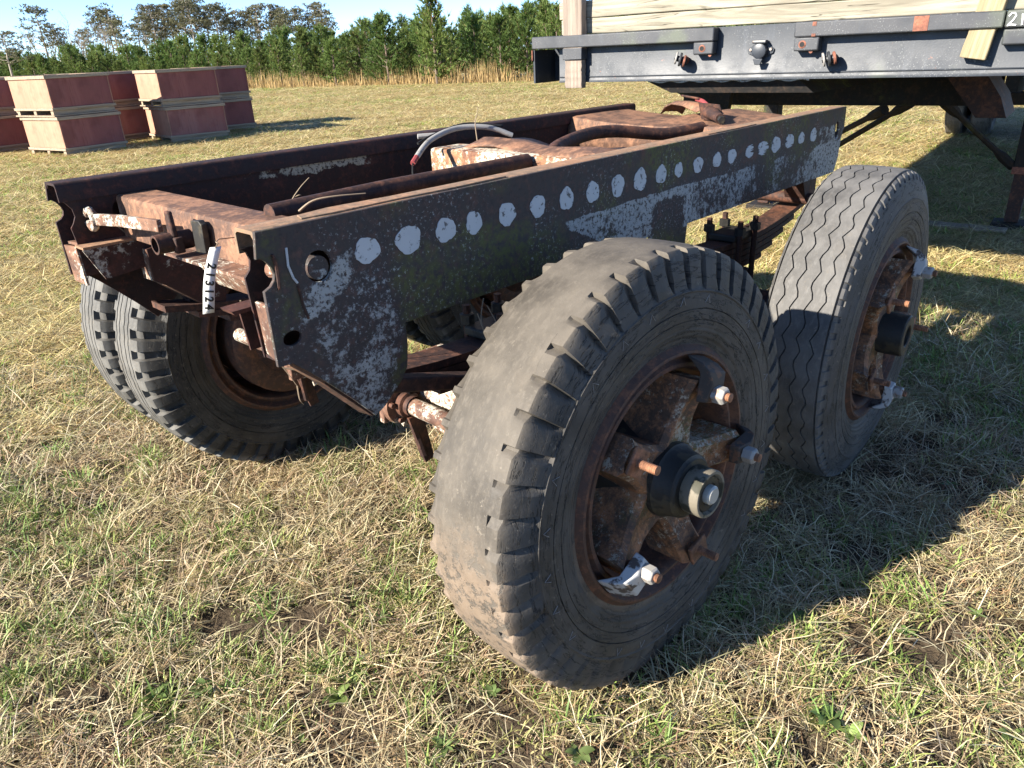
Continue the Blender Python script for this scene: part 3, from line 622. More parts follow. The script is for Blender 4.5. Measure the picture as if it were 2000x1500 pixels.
MB().prism([(.085, .976), (.1345, .976), (.1345, .969), (.085, .969)], 'y', .10, .60).build('lower_lip', 'rust_white', BOG, BO)
MB().prism([(.085, .969), (.092, .969), (.12, .925), (.113, .925)], 'y', .08, .42).build('lower_lip', 'rust_white', BOG, BO)
# ---- running gear
def axle(xa):
    MB().tube([(xa, YC+.02, RW-.012), (xa, YDI-.1, RW-.012)], .064, 20).build('axle', 'rust_dark', BOG, BO)
    for yy in (.11, WD-.11):
        MB().box((xa-.09, yy-.05, .56), (xa+.09, yy+.05, .60)).build('spring_seat', 'rust_dark', BOG, BO, bevel=.004)
        for k in range(5):
            L = .50-.085*k; z = .720-.021*k; n = 13; m = MB(); pl = []
            for i in range(n):
                q = -1+2*i/(n-1); pl.append((xa+q*L, z+.055*q*q*(L/.5)**2))
            pl = pl + [(a, b-.018) for a, b in reversed(pl)]
            m.prism(pl, 'y', yy-.042, yy+.042).build('spring_leaf', 'rust_dark', BOG, BO, smooth=30)
        MB().box((xa-.075, yy-.052, .7225), (xa+.075, yy+.052, .748)).build('spring_cap', 'grease', BOG, BO, bevel=.006)
        for sx in (-.055, .055):
            for sy in (-.058, .058):
                MB().tube([(xa+sx, yy+sy, .55), (xa+sx, yy+sy, .795)], .010, 8).build('u_bolt', 'rust_dark', BOG, BO)
                MB().lathe([(0, .019), (.024, .019), (.026, .012)], 6, axis='z', c=(xa+sx, yy+sy, .7482), cap=True).build('u_bolt_nut', 'grease', BOG, BO, smooth=0)
    # brake cam tubes and chambers
    for yy, sg in ((.27, -1), (WD-.27, 1)):
        cx = xa-.20; cz = .555
        MB().tube([(cx, yy, cz), (cx, yy+sg*.36, cz-.005)], .022, 14).build('cam_tube', 'rust_white', BOG, BO)
        MB().lathe([(-.012, .0), (-.012, .055), (.0, .058), (.012, .055), (.012, .0)], 24, c=(cx, yy-sg*.01, cz)).build('cam_flange', 'rust_white', BOG, BO)
        MB().lathe([(-.008, .034), (.012, .034), (.016, .026), (.03, .026)] if sg > 0 else [(.008, .034), (-.012, .034), (-.016, .026), (-.03, .026)], 20, c=(cx, yy+sg*.012, cz)).build('cam_collar', 'rust_dark', BOG, BO)
        for k in range(5):
            a = k*1.257+.4; MB().lathe([(-.006, .007), (.006, .007)], 6, c=(cx+.045*math.cos(a), yy+sg*.010, cz+.045*math.sin(a)), cap=True).build('bolt', 'rust_dark', BOG, BO)
        MB().prism([(cx-.055, cz-.045), (cx+.06, cz-.05), (cx+.17, cz+.02), (cx+.17, cz+.10), (cx+.02, cz+.105), (cx-.05, cz+.06)], 'y', yy-.035 if sg > 0 else yy+.015, yy-.015 if sg > 0 else yy+.035).build('cam_bracket', 'rust_white', BOG, BO, bevel=.003)
        MB().box((cx-.03, min(yy, yy+sg*-.13), cz+.06), (cx+.0, max(yy, yy+sg*-.13), cz+.15)).build('chamber_bracket', 'rust_white', BOG, BO, bevel=.003)
        MB().tube([(cx+.005, yy+sg*.02, cz-.05), (cx+.02, yy+sg*.035, cz-.15)], .010, 8).build('slack_rod', 'rust_dark', BOG, BO)
        MB().prism([(cx-.015, cz-.03), (cx+.03, cz-.03), (cx+.055, cz-.17), (cx+.025, cz-.175)], 'y', yy+sg*.03-.004, yy+sg*.03+.004).build('slack_adjuster', 'rust_dark', BOG, BO)
for xa in (A1, A2): axle(xa)
for sg, y0 in ((1, 0.), (-1, WD)):
    MB().hexa([(.500, y0+sg*.10, .47), (.506, y0+sg*.10, .47), (.506, y0+sg*.33, .50), (.500, y0+sg*.33, .50), (.500, y0+sg*.10, .625), (.506, y0+sg*.10, .625), (.506, y0+sg*.325, .60), (.500, y0+sg*.325, .60)]).build('shield_plate', 'rust_white', BOG, BO)
    MB().hexa([(.470, y0+sg*.33, .58), (.499, y0+sg*.33, .58), (.499, y0+sg*.26, .57), (.470, y0+sg*.26, .57), (.470, y0+sg*.33, .49), (.499, y0+sg*.33, .49), (.499, y0+sg*.30, .47), (.470, y0+sg*.30, .47)]).build('shield_rib', 'rust_white', BOG, BO)
for yy in (.03, WD-.09):
    for xs_ in (.24, 1.30):
        m = MB(); m.hexa([(xs_, yy-.022, .735), (xs_+.38, yy-.022, .615), (xs_+.38, yy+.022, .615), (xs_, yy+.022, .735), (xs_, yy-.022, .768), (xs_+.38, yy-.022, .648), (xs_+.38, yy+.022, .648), (xs_, yy+.022, .768)])
        m.build('radius_rod', 'rust_dark', BOG, BO, bevel=.004)
m = MB(); m.prism([(2.18, .876), (2.30, .876), (2.30, .80), (2.26, .775), (2.22, .80)], 'y', .02, .10); m.build('rear_hanger', 'rust_dark', BOG, BO)
MB().tube([(2.24, -.02, .80), (2.24, WD, .80)], .022, 10).build('rear_cross_tube', 'rust_dark', BOG, BO)

# ---------------------------------------------------------------- small things hung or caught on the bogie
def lot_tag():
    root = empty('lot_tag', (.042, .238, .91))
    tag(root, 'white paper tag printed 213124 wired to the bogie end', 'tag')
    # local: strip runs down, faces the camera; built in world then shifted
    top = Vector((.042, .238, 1.046)); 
    d = (CAM-top); d.z = 0; d.normalize(); side = Vector((-d.y, d.x, 0)); 
    L = .122; W = .0105; n = 9
    def pt(q, s): return top + side*(s*W - .040*q - .004*math.sin(q*4)) + Vector((0, 0, -L*q)) + d*(.012*math.sin(q*2.2)) - root.location
    vs = []; 
    for i in range(n):
        q = i/(n-1); vs += [pt(q, -1), pt(q, 1)]
    fs = [(2*i, 2*i+1, 2*i+3, 2*i+2) for i in range(n-1)]
    o = MB().add(vs, fs).build('tag_strip', 'paper', root); s = o.modifiers.new('s', 'SOLIDIFY'); s.thickness = .0006; s.offset = -1
    for i, ch in enumerate('213124'):
        cu = bpy.data.curves.new('digit', 'FONT'); cu.body = ch; cu.size = .021; cu.align_x = 'CENTER'; cu.align_y = 'CENTER'; cu.offset = .0009
        to = bpy.data.objects.new('tmp', cu); C.objects.link(to)
        bpy.context.view_layer.update()
        me = bpy.data.meshes.new_from_object(to.evaluated_get(bpy.context.evaluated_depsgraph_get())); bpy.data.objects.remove(to)
        me.materials.clear(); me.materials.append(MAT['ink'])
        q = .27+.125*i
        # text x axis points down the strip, text up axis points to image right
        p = pt(q, 0)+d*.0016; dn = (pt(q+.03, 0)-pt(q-.03, 0)).normalized(); nz_ = d; upv = nz_.cross(dn).normalized(); nz_ = dn.cross(upv)
        mt = Matrix(((dn.x, upv.x, nz_.x, p.x), (dn.y, upv.y, nz_.y, p.y), (dn.z, upv.z, nz_.z, p.z), (0, 0, 0, 1)))
        me.transform(mt); link('digit', me, root)
    m = MB(); m.tube([pt(.02, 0), pt(-.05, .2), Vector((.05, .25, 1.052))-root.location, Vector((.08, .30, 1.045))-root.location, Vector((.13, .33, 1.035))-root.location], .0012, 5); m.build('wire', 'twig', root)
lot_tag()
def twig(name, label, loc, pts_list, r=.0022):
    root = empty(name, loc); m = MB()
    for k, pts in enumerate(pts_list): m.tube(arc(pts, 5), [r*(1-.6*i/(len(arc(pts, 5))-1)) for i in range(len(arc(pts, 5)))], 5)
    m.build('stem', 'twig', root, -Vector(loc)); tag(root, label, 'twig')
twig('dry_twig', 'dry forked vine hanging in front of the far dual tyres', (.29, .62, .55), [[(.24, .60, .82), (.27, .60, .70), (.31, .58, .62), (.33, .56, .565)], [(.31, .58, .62), (.355, .55, .60), (.39, .52, .575)], [(.33, .56, .565), (.325, .55, .53), (.335, .55, .51)]], .0024)
twig('dry_twig', 'pale dry twig standing up from the bogie bed behind the cross member', (.42, .62, .99), [[(.42, .62, .99), (.43, .61, 1.03), (.455, .60, 1.062), (.48, .59, 1.085)], [(.437, .608, 1.04), (.45, .60, 1.045), (.455, .60, 1.043)]], .0022)
twig('dry_twig', 'tangle of thin dry roots under the grey cable', (.85, .45, 1.03), [[(.88, .62, 1.02), (.84, .50, 1.035), (.78, .40, 1.05), (.60, .33, 1.04)], [(.84, .50, 1.035), (.86, .40, 1.05), (.80, .33, 1.07)], [(.88, .56, 1.05), (.85, .46, 1.06), (.83, .38, 1.055)]], .0018)
twig('dry_twig', 'short bent dry stem lying across the near rail corner', (.2, .12, 1.1), [[(.185, .165, 1.095), (.205, .145, 1.113), (.24, .125, 1.118), (.30, .105, 1.116)]], .0028)
twig('dry_twig', 'thin stalk sticking up beside the grey cable', (1.12, .66, 1.10), [[(1.15, .66, 1.10), (1.15, .665, 1.15), (1.16, .665, 1.18), (1.17, .67, 1.20)]], .0022)
twig('dry_twig', 'loose dry stems caught between the near rail and lug tyre', (.56, -.05, .74), [[(.45, -.03, .70), (.47, -.04, .77), (.47, -.02, .83), (.5, .0, .87)], [(.48, -.05, .72), (.50, -.05, .79), (.49, -.02, .86)], [(.47, -.06, .73), (.455, -.05, .80), (.46, -.02, .85)]], .0026)

# ---------------------------------------------------------------- flatbed trailer standing nose-on behind the bogie
PHI = .1138; TRL = empty('flatbed_trailer', (2.6345, 1.7378, 0), PHI)
tag(TRL, 'black flatbed trailer parked nose-on behind the rusty bogie', 'trailer')
ZF0, ZF1 = 1.188, 1.412
def tb(name, b0, b1, s0, s1, z0, z1, mat, bevel=.003, parent=None):
    return MB().box((b0, -s1, z0), (b1, -s0, z1)).build(name, mat, parent or TRL, bevel=bevel)
nose = MB().prism([(.060, 1.412), (.060, 1.205), (.056, 1.195), (.050, 1.188), (.13, 1.188), (.13, 1.196), (.068, 1.196), (.068, 1.412)], 'y', -2.43, -.135).build('nose_beam', 'tr_black', TRL)
tb('nose_rib', .054, .062, .135, 2.43, 1.212, 1.217, 'tr_black', .002)
m = MB(); m.box((.01, -.012, 1.188), (.30, -.002, 1.350)); m.build('corner_plate', 'tr_black', TRL)
tb('back_plate', .20, .206, .012, .40, 1.19, 1.352, 'tr_black')
tb('corner_edge', .0, .01, -.002, .004, 1.30, 1.35, 'tr_rust', .001)
tb('upper_band', .0, .0595, .0, 1.005, 1.354, 1.413, 'tr_band', .006)
tb('upper_band', .0, .0595, 1.362, 2.122, 1.354, 1.413, 'tr_band', .006)
tb('upper_band', .0, .0595, 2.126, 2.44, 1.354, 1.413, 'tr_band', .006)
tb('rub_rail', .01, .0585, 2.126, 2.44, 1.296, 1.350, 'tr_band', .006)
tb('rust_mark', -.0015, .0, 1.820, 1.872, 1.357, 1.410, 'tr_rust', 0)
for s0, s1, hs in ((.906, 1.002, .95), (1.364, 1.467, 1.40)):
    tb('stake_pocket', .006, .0585, s0, s1, 1.300, 1.3535, 'tr_band', .006)
    MB().lathe([(0, .0), (0, .013), (.004, .0135)], 18, axis='x', c=(.0045, -hs, 1.326)).build('pocket_hole', 'ink', TRL)
    MB().lathe([(0, .010), (.002, .016), (.004, .016)], 18, axis='x', c=(.003, -hs, 1.326)).build('rust_ring', 'tr_rust', TRL)
    MB().lathe([(-.004, .0), (-.004, .008), (.004, .008)], 12, axis='x', c=(.02, -hs-.035, 1.298)).build('bolt_head', 'tr_rust', TRL)
tb('rust_mark', -.0015, .0, 1.436, 1.452, 1.395, 1.411, 'tr_rust', 0); tb('rust_mark', -.0015, .0, 1.436, 1.452, 1.355, 1.366, 'tr_rust', 0)
# seven-pin socket
m = MB(); pp = [(-.060, 1.312), (-.028, 1.338), (.028, 1.338), (.060, 1.312), (.056, 1.296), (.03, 1.285), (-.03, 1.285), (-.056, 1.296)]
m.prism([(-1.208+a, z) for a, z in pp], 'x', .052, .0595); sock = m.build('plug_socket', 'tr_black', TRL, bevel=.002)
MB().lathe([(.0, .0), (.0, .024), (.003, .031), (.012, .033), (.05, .033)], 30, axis='x', c=(.020, 1.208*-1, 1.306)).build('socket_lid', 'tr_black', sock)
MB().prism([(-1.230, 1.275), (-1.186, 1.275), (-1.196, 1.250), (-1.220, 1.250)], 'x', .018, .026).build('lid_tab', 'tr_black', sock, bevel=.002)
MB().box((.018, -1.238, 1.336), (.055, -1.178, 1.350)).build('lid_hinge', 'tr_black', sock, bevel=.003)
MB().tube([(.022, -1.236, 1.345), (.022, -1.180, 1.345)], .005, 8).build('hinge_spring', 'zinc', sock)
for a in (-.045, .045): MB().lathe([(.044, .0), (.044, .006), (.053, .006)], 8, axis='x', c=(0, -1.208+a, 1.312)).build('screw', 'zinc', sock)
# gladhands
def gladhand(s, z, tilt, rusty_):
    root = MB().tube([(.059, -s, z), (.03, -s, z)], .016, 14).build('gladhand', 'tr_rust' if rusty_ else 'tr_black', TRL)
    d = Vector((0, math.cos(tilt), math.sin(tilt))); n = Vector((-.9, -.25, -.1)).normalized()
    c = Vector((.012, -s, z))
    for k, (mt, rr, of, th) in enumerate((('tr_rust', .027, .0, .010), ('blackp', .030, .014, .010), ('zinc', .028, .032, .008))):
        p = c + d*(.022*k - .012); ax = (d*.9+Vector((-.35, 0, -.1))).normalized()
        MB().tube([p-ax*th/2, p+ax*th/2], rr if k else .026, 20).build('gladhand_plate', mt, root, bevel=.002)
    MB().tube([c-d*.02, c+d*.036], .013, 12).build('gladhand_neck', 'blackp', root)
    return root
gladhand(.852, 1.279, R_(20), True); gladhand(1.525, 1.268, R_(-8), False)
# painted lot digits on the right band (two figures in view)
def stroke(pts, name, parent):
    m = MB(); m.tube([(-.0012, -a, z) for a, z in pts], .0028, 6); return m.build(name, 'chalk', parent)
st2 = [(2.135, 1.392), (2.142, 1.402), (2.152, 1.402), (2.157, 1.393), (2.150, 1.379), (2.138, 1.365), (2.134, 1.361), (2.146, 1.364), (2.162, 1.362)]
stroke(st2, 'digit', TRL); stroke([(2.176, 1.398), (2.179, 1.380), (2.180, 1.362)], 'digit', TRL)
# deck and underside
tb('deck', .062, 10.6, .02, 2.42, 1.355, 1.409, 'tr_under', 0)
for s in (.0, 2.38): tb('side_rail', .31 if s == 0 else .13, 10.6, s+.002, s+.06, 1.20, 1.354, 'tr_black')
cp = MB().hexa([(.12, -.753, 1.130), (1.25, -.62, 1.130), (1.25, -1.60, 1.130), (.12, -1.436, 1.128), (.10, -.628, 1.186), (1.25, -.56, 1.186), (1.25, -1.60, 1.186), (.10, -1.371, 1.186)]).build('coupler_plate', 'tr_under', TRL)
m = MB(); m.tube([(.09, -s, 1.184+.004*math.sin(s*60)) for s in np.linspace(.64, 1.42, 40)], .0045, 6); m.build('plate_weld', 'spot', TRL)
for s in (.72, 1.66): tb('main_beam', 1.33, 10.4, s, s+.09, .985, 1.185, 'tr_under')
for b in (1.3, 2.0, 2.7, 3.5, 4.5, 5.5, 6.5, 7.5): tb('floor_beam', b, b+.05, .06, 2.38, 1.24, 1.354, 'tr_under', 0)
tb('cross_beam', 1.26, 1.325, .30, 1.95, .985, 1.19, 'tr_under')
MB().hexa([(1.0, -.50, 1.005), (1.0, -.70, .955), (1.05, -.70, .955), (1.05, -.50, 1.005), (1.0, -.33, 1.10), (1.0, -.72, 1.10), (1.05, -.72, 1.10), (1.05, -.33, 1.10)]).build('gusset', 'tr_under', TRL)
MB().prism([(-1.80, 1.185), (-1.98, 1.185), (-2.08, 1.05), (-2.12, .955), (-1.99, .955)], 'x', .95, 1.35).build('gusset', 'rust_dark', TRL)
MB().prism([(-1.40, 1.175), (-1.40, 1.16), (-1.80, 1.185), (-1.80, 1.20)], 'x', .55, .62).build('strut', 'rust_dark', TRL)
tb('leg_cross_tube', 2.94, 3.02, .20, 2.24, .86, .94, 'tr_under')
for s in (.31, 2.13):
    lg = tb('landing_leg', 2.94, 3.06, s-.06, s+.06, .42, 1.18, 'tr_under', .006)
    tb('inner_leg', 2.955, 3.045, s-.045, s+.045, .06, .419, 'rust_dark', .004, lg)
    tb('collar', 2.935, 3.065, s-.065, s+.065, .40, .45, 'tr_rust', .004, lg)
    tb('foot', 2.88, 3.12, s-.12, s+.12, .0, .055, 'tr_under', .008, lg)
for (a, b) in [((2.5, -1.42, .91), (3.0, -.40, .24)), ((2.3, -1.30, .88), (2.95, -.36, .36)), ((2.5, -1.63, .91), (2.98, -2.06, .45))]:
    a = Vector(a); b = Vector(b); dd = (b-a).normalized()
    MB().tube([a, a+dd*.10, a+dd*.16, b-dd*.2, b-dd*.12, b], [.040, .036, .021, .021, .036, .034], 8).build('leg_brace', 'tr_under', TRL)
T_far = tyre_mesh('tyre_far', 'tyre_dual', RW, 'rib', 40, 40)
for s in (.93, 1.235, 2.0, 2.3):
    rm = MB().lathe(RIM, 40).build('wheel', 'rim', TRL, (8.95, -s, RW-.01)); link('tyre', T_far, rm)
    MB().lathe([(.05, .236), (.05, .06), (-.1, .06), (-.1, 0)], 30).build('hub', 'rust_dark', rm)
MB().tube([(8.95, -.8, RW), (8.95, -2.4, RW)], .07, 14).build('axle', 'tr_under', TRL)
tb('suspension', 8.3, 9.6, 1.45, 1.6, .55, 1.0, 'tr_under'); tb('suspension', 8.3, 9.6, 1.78, 1.88, .55, 1.0, 'tr_under')

# timber on the trailer, each loose piece its own thing
def trl_pt(b, s, z): 
    c, s_ = math.cos(PHI), math.sin(PHI); return Vector((2.6345+b*c+s*s_, 1.7378+b*s_-s*c, z))
def timber(name, label, b0, b1, s0, s1, z0, z1, mat, cat, tilt=0, segs=14, rough_end=True):
    base = trl_pt((b0+b1)/2, (s0+s1)/2, z0); root = bpy.data.objects.new(name, None)
    hw, hl, hh = (b1-b0)/2, (s1-s0)/2, z1-z0
    vs = []; fs = []; vert = hh > hl*2; n = segs
    for i in range(n+1):
        q = i/n; j = lambda: U(-.0025, .0025)
        if vert:
            z = hh*q; e = (U(-.006, .006) if i in (0, n) and rough_end else 0)
            vs += [(-hw+j(), -hl+j(), z+e), (hw+j(), -hl+j(), z+e), (hw+j(), hl+j(), z+e+U(-.01, .01)*(i == 0)), (-hw+j(), hl+j(), z+e)]
        else:
            y = hl-2*hl*q
            vs += [(-hw+j(), y, 0+j()), (hw+j(), y, 0+j()), (hw+j(), y, hh+j()), (-hw+j(), y, hh+j())]
    for i in range(n):
        for k in range(4): fs.append((i*4+k, i*4+(k+1) % 4, (i+1)*4+(k+1) % 4, (i+1)*4+k))
    fs += [(3, 2, 1, 0), tuple(n*4+k for k in range(4))]
    o = MB().add(vs, fs).build(name, mat, bevel=.004, smooth=30); bpy.data.objects.remove(root)
    o.location = base; o.rotation_euler = (tilt, 0, PHI); return tag(o, label, cat)
timber('timber_plank', 'pale weathered headboard plank, lower part, across the trailer nose', .066, .108, .145, 2.46, 1.415, 1.486, 'plank', 'plank')
timber('timber_plank', 'pale weathered headboard plank, upper part, above the split', .064, .106, .135, 2.46, 1.4885, 1.566, 'plank', 'plank')
timber('timber_stake', 'grey weathered square stake through the left pocket of trailer nose', .004, .056, .195, .305, 1.300, 1.95, 'stake', 'stake')
timber('timber_stake', 'broken grey stake end poking below the left stake pocket', .010, .054, .200, .300, 1.163, 1.2965, 'stake', 'stake')
tb('stake_strap', .0, .0588, .193, .307, 1.298, 1.3525, 'tr_band', .003)
timber('timber_stake', 'tilted pale stake with broken end by the painted figure 21', .012, .050, 1.995, 2.085, 1.248, 1.85, 'stake2', 'stake', tilt=R_(9))
o = MB().box((-.06, -.30, 0), (.06, .30, .03)).build('ground_board', 'cleat', bevel=.004); o.location = (5.62, .24, .015); o.rotation_euler = (0, 0, R_(4)); tag(o, 'grey board lying in the grass beside the landing leg', 'board')

# ---------------------------------------------------------------- red bulk bins
BW, BL, BH = 1.12, 1.14, .65
def make_bin(variant):
    root = empty('wooden_bin', (0, 0, 0)); root.empty_display_size = .1
    hw, hl = BW/2, BL/2; t = .018
    red = ('ply_red', 'ply_red2')[variant % 2]; end = ('ply_sunlit', 'ply_red2')[variant // 2 % 2]
    MB().box((-hw, -hl, .14), (-hw+t, hl, BH-.005)).build('side_panel', end, root, bevel=.003)
    MB().box((hw-t, -hl, .14), (hw, hl, BH-.005)).build('side_panel', end, root, bevel=.003)
    MB().box((-hw+t+.001, -hl, .14), (hw-t-.001, -hl+t, BH-.005)).build('side_panel', red, root, bevel=.003)
    MB().box((-hw+t+.001, hl-t, .14), (hw-t-.001, hl, BH-.005)).build('side_panel', red, root, bevel=.003)
    MB().box((-hw+t+.001, -hl+t+.001, .12), (hw-t-.001, hl-t-.001, .16)).build('floor_panel', 'cleat', root)
    c = .022
    for sgn in (-1, 1):
        for (z0, z1) in ((.0, .022), (.098, .139), (BH-.055, BH-.003)):
            x = sgn*(hw+c/2+.002)
            MB().box((x-c/2, -hl-c, z0), (x+c/2, hl+c, z1)).build('cleat', 'cleat', root, bevel=.003)
            y = sgn*(hl+c/2+.002)
            if z0 > .0 or True: MB().box((-hw-.001, y-c/2, z0), (hw+.001, y+c/2, z1)).build('cleat', 'cleat', root, bevel=.003)
        MB().box((-hw-.001, sgn*(hl-.06)-.04, .0225), (hw+.001, sgn*(hl-.06)+.04, .0975)).build('skid', 'cleat', root, bevel=.003)
    MB().box((-hw-.001, -.04, .0225), (hw+.001, .04, .0975)).build('skid', 'cleat', root, bevel=.003)
    return root
protos = {}
def place_bin(x, y, rz, z, label, variant):
    if variant not in protos: o = make_bin(variant); protos[variant] = o
    else: o = copy_tree(protos[variant])
    o.location = (x, y, z); o.rotation_euler = (0, 0, rz); tag(o, label, 'bin', 'red wooden bins stacked in the field')
def corner_bin(cx, cy, rz, z, label, v):   # corner nearest the camera (-x,-y corner)
    c, s = math.cos(rz), math.sin(rz); hx, hy = BW/2+.02, BL/2+.02
    place_bin(cx+hx*c-hy*s, cy+hx*s+hy*c, rz, z, label, v)
rzA = R_(3)
corner_bin(3.84, 13.56, R_(12), 0, 'lower bin of the lone front stack with a sunlit tan end', 0)
corner_bin(3.82, 13.58, R_(13), BH+.004, 'upper bin of the lone front stack with a sunlit tan end', 0)
corner_bin(5.76, 13.74, R_(-4), 0, 'lower streaky red bin of the right-hand front stack', 1)
corner_bin(5.74, 13.76, R_(-3), BH+.004, 'upper bin of the right-hand front stack, weathered red', 0)
corner_bin(5.06, 15.2, R_(6), 0, 'lower bin seen in the gap between the two front stacks', 3)
corner_bin(5.05, 15.22, R_(7), BH+.004, 'upper bin seen in the gap between the two front stacks', 2)
corner_bin(7.0, 14.9, R_(-4), 0, 'lower bin behind the right-hand stack, rightmost in the photo', 2)
corner_bin(7.0, 14.9, R_(-3), BH+.004, 'upper bin behind the right-hand stack, rightmost in the photo', 2)
corner_bin(2.78, 15.55, R_(8), 0, 'lower dark red bin cut off at the left picture edge', 0)
corner_bin(2.74, 15.58, R_(9), BH+.004, 'upper pale bin cut off at the left picture edge', 3)
corner_bin(4.3, 17.2, R_(6), 0, 'lower bin of the rear stack hidden behind the lone front stack', 2)
corner_bin(4.3, 17.2, R_(6), BH+.004, 'rear bin whose dark rim shows above the lone front stack', 2)
corner_bin(2.9, 18.4, R_(6), 0, 'lower bin of the farthest stack at the left edge', 2)
corner_bin(2.9, 18.4, R_(6), BH+.004, 'bin of the farthest stack whose rim shows at the left edge', 2)

# ---------------------------------------------------------------- trees at the far side of the field
def leaf_mat(name, rough=.6, trans=.35, bright=1.):
    t = NT(name); a = t.n.new('ShaderNodeVertexColor'); a.layer_name = 'Col'
    oi = t.n.new('ShaderNodeObjectInfo')
    v = t.step(oi.outputs['Random'], 0, 1, .78*bright, 1.2*bright)
    hs = t.n.new('ShaderNodeHueSaturation'); t.put(hs.inputs['Value'], v); t.l.new(a.outputs[0], hs.inputs['Color'])
    t.put(hs.inputs['Hue'], t.step(t.math('FRACT', t.math('MULTIPLY', oi.outputs['Random'], 7.7)), 0, 1, .485, .512))
    t.done(hs.outputs[0], rough, 0, .2)
    tr = t.n.new('ShaderNodeBsdfTranslucent'); t.l.new(hs.outputs[0], tr.inputs[0]); mx = t.n.new('ShaderNodeMixShader'); mx.inputs[0].default_value = trans
    t.l.new(t.b.outputs[0], mx.inputs[1]); t.l.new(tr.outputs[0], mx.inputs[2]); t.l.new(mx.outputs[0], t.n['Material Output'].inputs[0])
    return t.m
MAT['needles'] = leaf_mat('pine_needles', .6, .4, 1.15); MAT['sedge'] = leaf_mat('dry_broomsedge', .8, .3)
MAT['bark'] = flat('pine_bark', (.16, .12, .09), .9); MAT['greybark'] = flat('grey_bare_bark', (.30, .26, .22), .9)
def tri_mesh(name, V, cols, mat):
    """V (n,3,3) triangles, cols (n,3)"""
    n = len(V); me = bpy.data.meshes.new(name)
    me.vertices.add(n*3); me.vertices.foreach_set('co', V.reshape(-1).astype(np.float32))
    me.loops.add(n*3); me.loops.foreach_set('vertex_index', np.arange(n*3, dtype=np.int32))
    me.polygons.add(n); me.polygons.foreach_set('loop_start', (np.arange(n)*3).astype(np.int32))
    me.update(calc_edges=True)
    ca = me.color_attributes.new('Col', 'FLOAT_COLOR', 'POINT')
    c4 = np.concatenate([np.repeat(cols, 3, 0), np.ones((n*3, 1))], 1).astype(np.float32); ca.data.foreach_set('color', c4.reshape(-1))
    me.materials.append(MAT[mat]); return me
def unit(v): return v/np.maximum(1e-9, np.linalg.norm(v, axis=-1, keepdims=True))
def tufts(cen, dirs, n, length, width, spread, r):
    """needle tufts: cen (k,3), dirs (k,3) -> triangles"""
    k = len(cen); D = unit(np.repeat(dirs, n, 0)+r.normal(0, spread, (k*n, 3))); P = np.repeat(cen, n, 0)
    L = length*r.uniform(.6, 1.2, (k*n, 1)); S = unit(np.cross(D, r.normal(0, 1, (k*n, 3))))*width*r.uniform(.6, 1.3, (k*n, 1))
    return np.stack([P-S, P+S, P+D*L], 1)
def young_pine(i):
    r = np.random.default_rng(100+i); H = 1.0; cen = []; dr = []; tip = []; m = MB()
    m.tube([(0, 0, 0), (.01, .0, .5), (0, .01, .97)], [.020, .013, .004], 6)
    nw = 13 + i % 3
    for w in range(nw):
        q = (w+.3)/nw; z = .05+.88*q; bl = (.30+.05*(i % 3))*(1-q)**.75*(.75+.5*min(1, q*4))+.035
        for b in range(r.integers(5, 8)):
            a = r.uniform(0, 6.283); l = bl*r.uniform(.6, 1.15); up = .25+.75*q+r.uniform(-.1, .25)
            d = np.array([math.cos(a), math.sin(a), up]); d /= np.linalg.norm(d)
            if r.random() < .35: m.tube([(0, 0, z), tuple(np.array([0, 0, z])+d*l*.8)], [.006, .002], 3, cap=False)
            for s in np.linspace(.3, 1, 4 if l > .12 else 2):
                p = np.array([0, 0, z])+d*l*s + np.array([0, 0, .05*l*s*s]); cen.append(p+r.normal(0, .012, 3)); dr.append(d+np.array([0, 0, .35])); tip.append(s)
    for s in np.linspace(.86, 1.0, 5): cen.append(np.array([0, 0, s*.99])); dr.append(np.array([0, 0, 1.])); tip.append(1)
    cen = np.array(cen); dr = np.array(dr); n = 9
    V = tufts(cen, dr, n, .082, .0085, .55, r)
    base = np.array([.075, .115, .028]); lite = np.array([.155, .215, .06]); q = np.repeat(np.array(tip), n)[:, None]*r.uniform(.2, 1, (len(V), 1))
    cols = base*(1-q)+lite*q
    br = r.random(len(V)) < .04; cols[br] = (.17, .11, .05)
    return tri_mesh('crown', V, cols, 'needles'), m.mesh('trunk', 'bark')
def tall_pine(i):
    r = np.random.default_rng(300+i); m = MB(); lean = r.normal(0, .03, 2)
    def ax(z): return np.array([lean[0]*z+.012*math.sin(z*7+i), lean[1]*z, z])
    m.tube([tuple(ax(z)) for z in (0, .3, .6, .95)], [.016, .013, .009, .003], 6)
    cen = []; dr = []
    z0 = (.42, .5, .36, .55)[i % 4]
    for b in range(36):
        z = z0+(0.98-z0)*r.random()**.8; q = (z-z0)/(1-z0); l = (.20-.13*q)*r.uniform(.45, 1.25); a = r.uniform(0, 6.283)
        d = np.array([math.cos(a), math.sin(a), r.uniform(-.05, .5)]); e = ax(z)+d*l
        m.tube([tuple(ax(z)), tuple(ax(z)+d*l*.5+np.array([0, 0, -.01])), tuple(e)], [.004, .003, .0015], 4, cap=False)
        for c in range(r.integers(2, 4)):
            o = e + r.normal(0, 1, 3)*np.array([.030, .030, .016]); 
            for k in range(6): cen.append(o+r.normal(0, 1, 3)*np.array([.022, .022, .010])); dr.append(r.normal(0, 1, 3)+np.array([0, 0, .4]))
    cen = np.array(cen); dr = np.array(dr); V = tufts(cen, dr, 5, .034, .0055, .6, r)
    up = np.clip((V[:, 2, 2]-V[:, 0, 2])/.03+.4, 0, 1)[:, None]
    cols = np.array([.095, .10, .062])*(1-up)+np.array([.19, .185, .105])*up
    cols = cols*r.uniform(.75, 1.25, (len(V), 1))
    return tri_mesh('crown', V, cols, 'needles'), m.mesh('trunk', 'greybark')
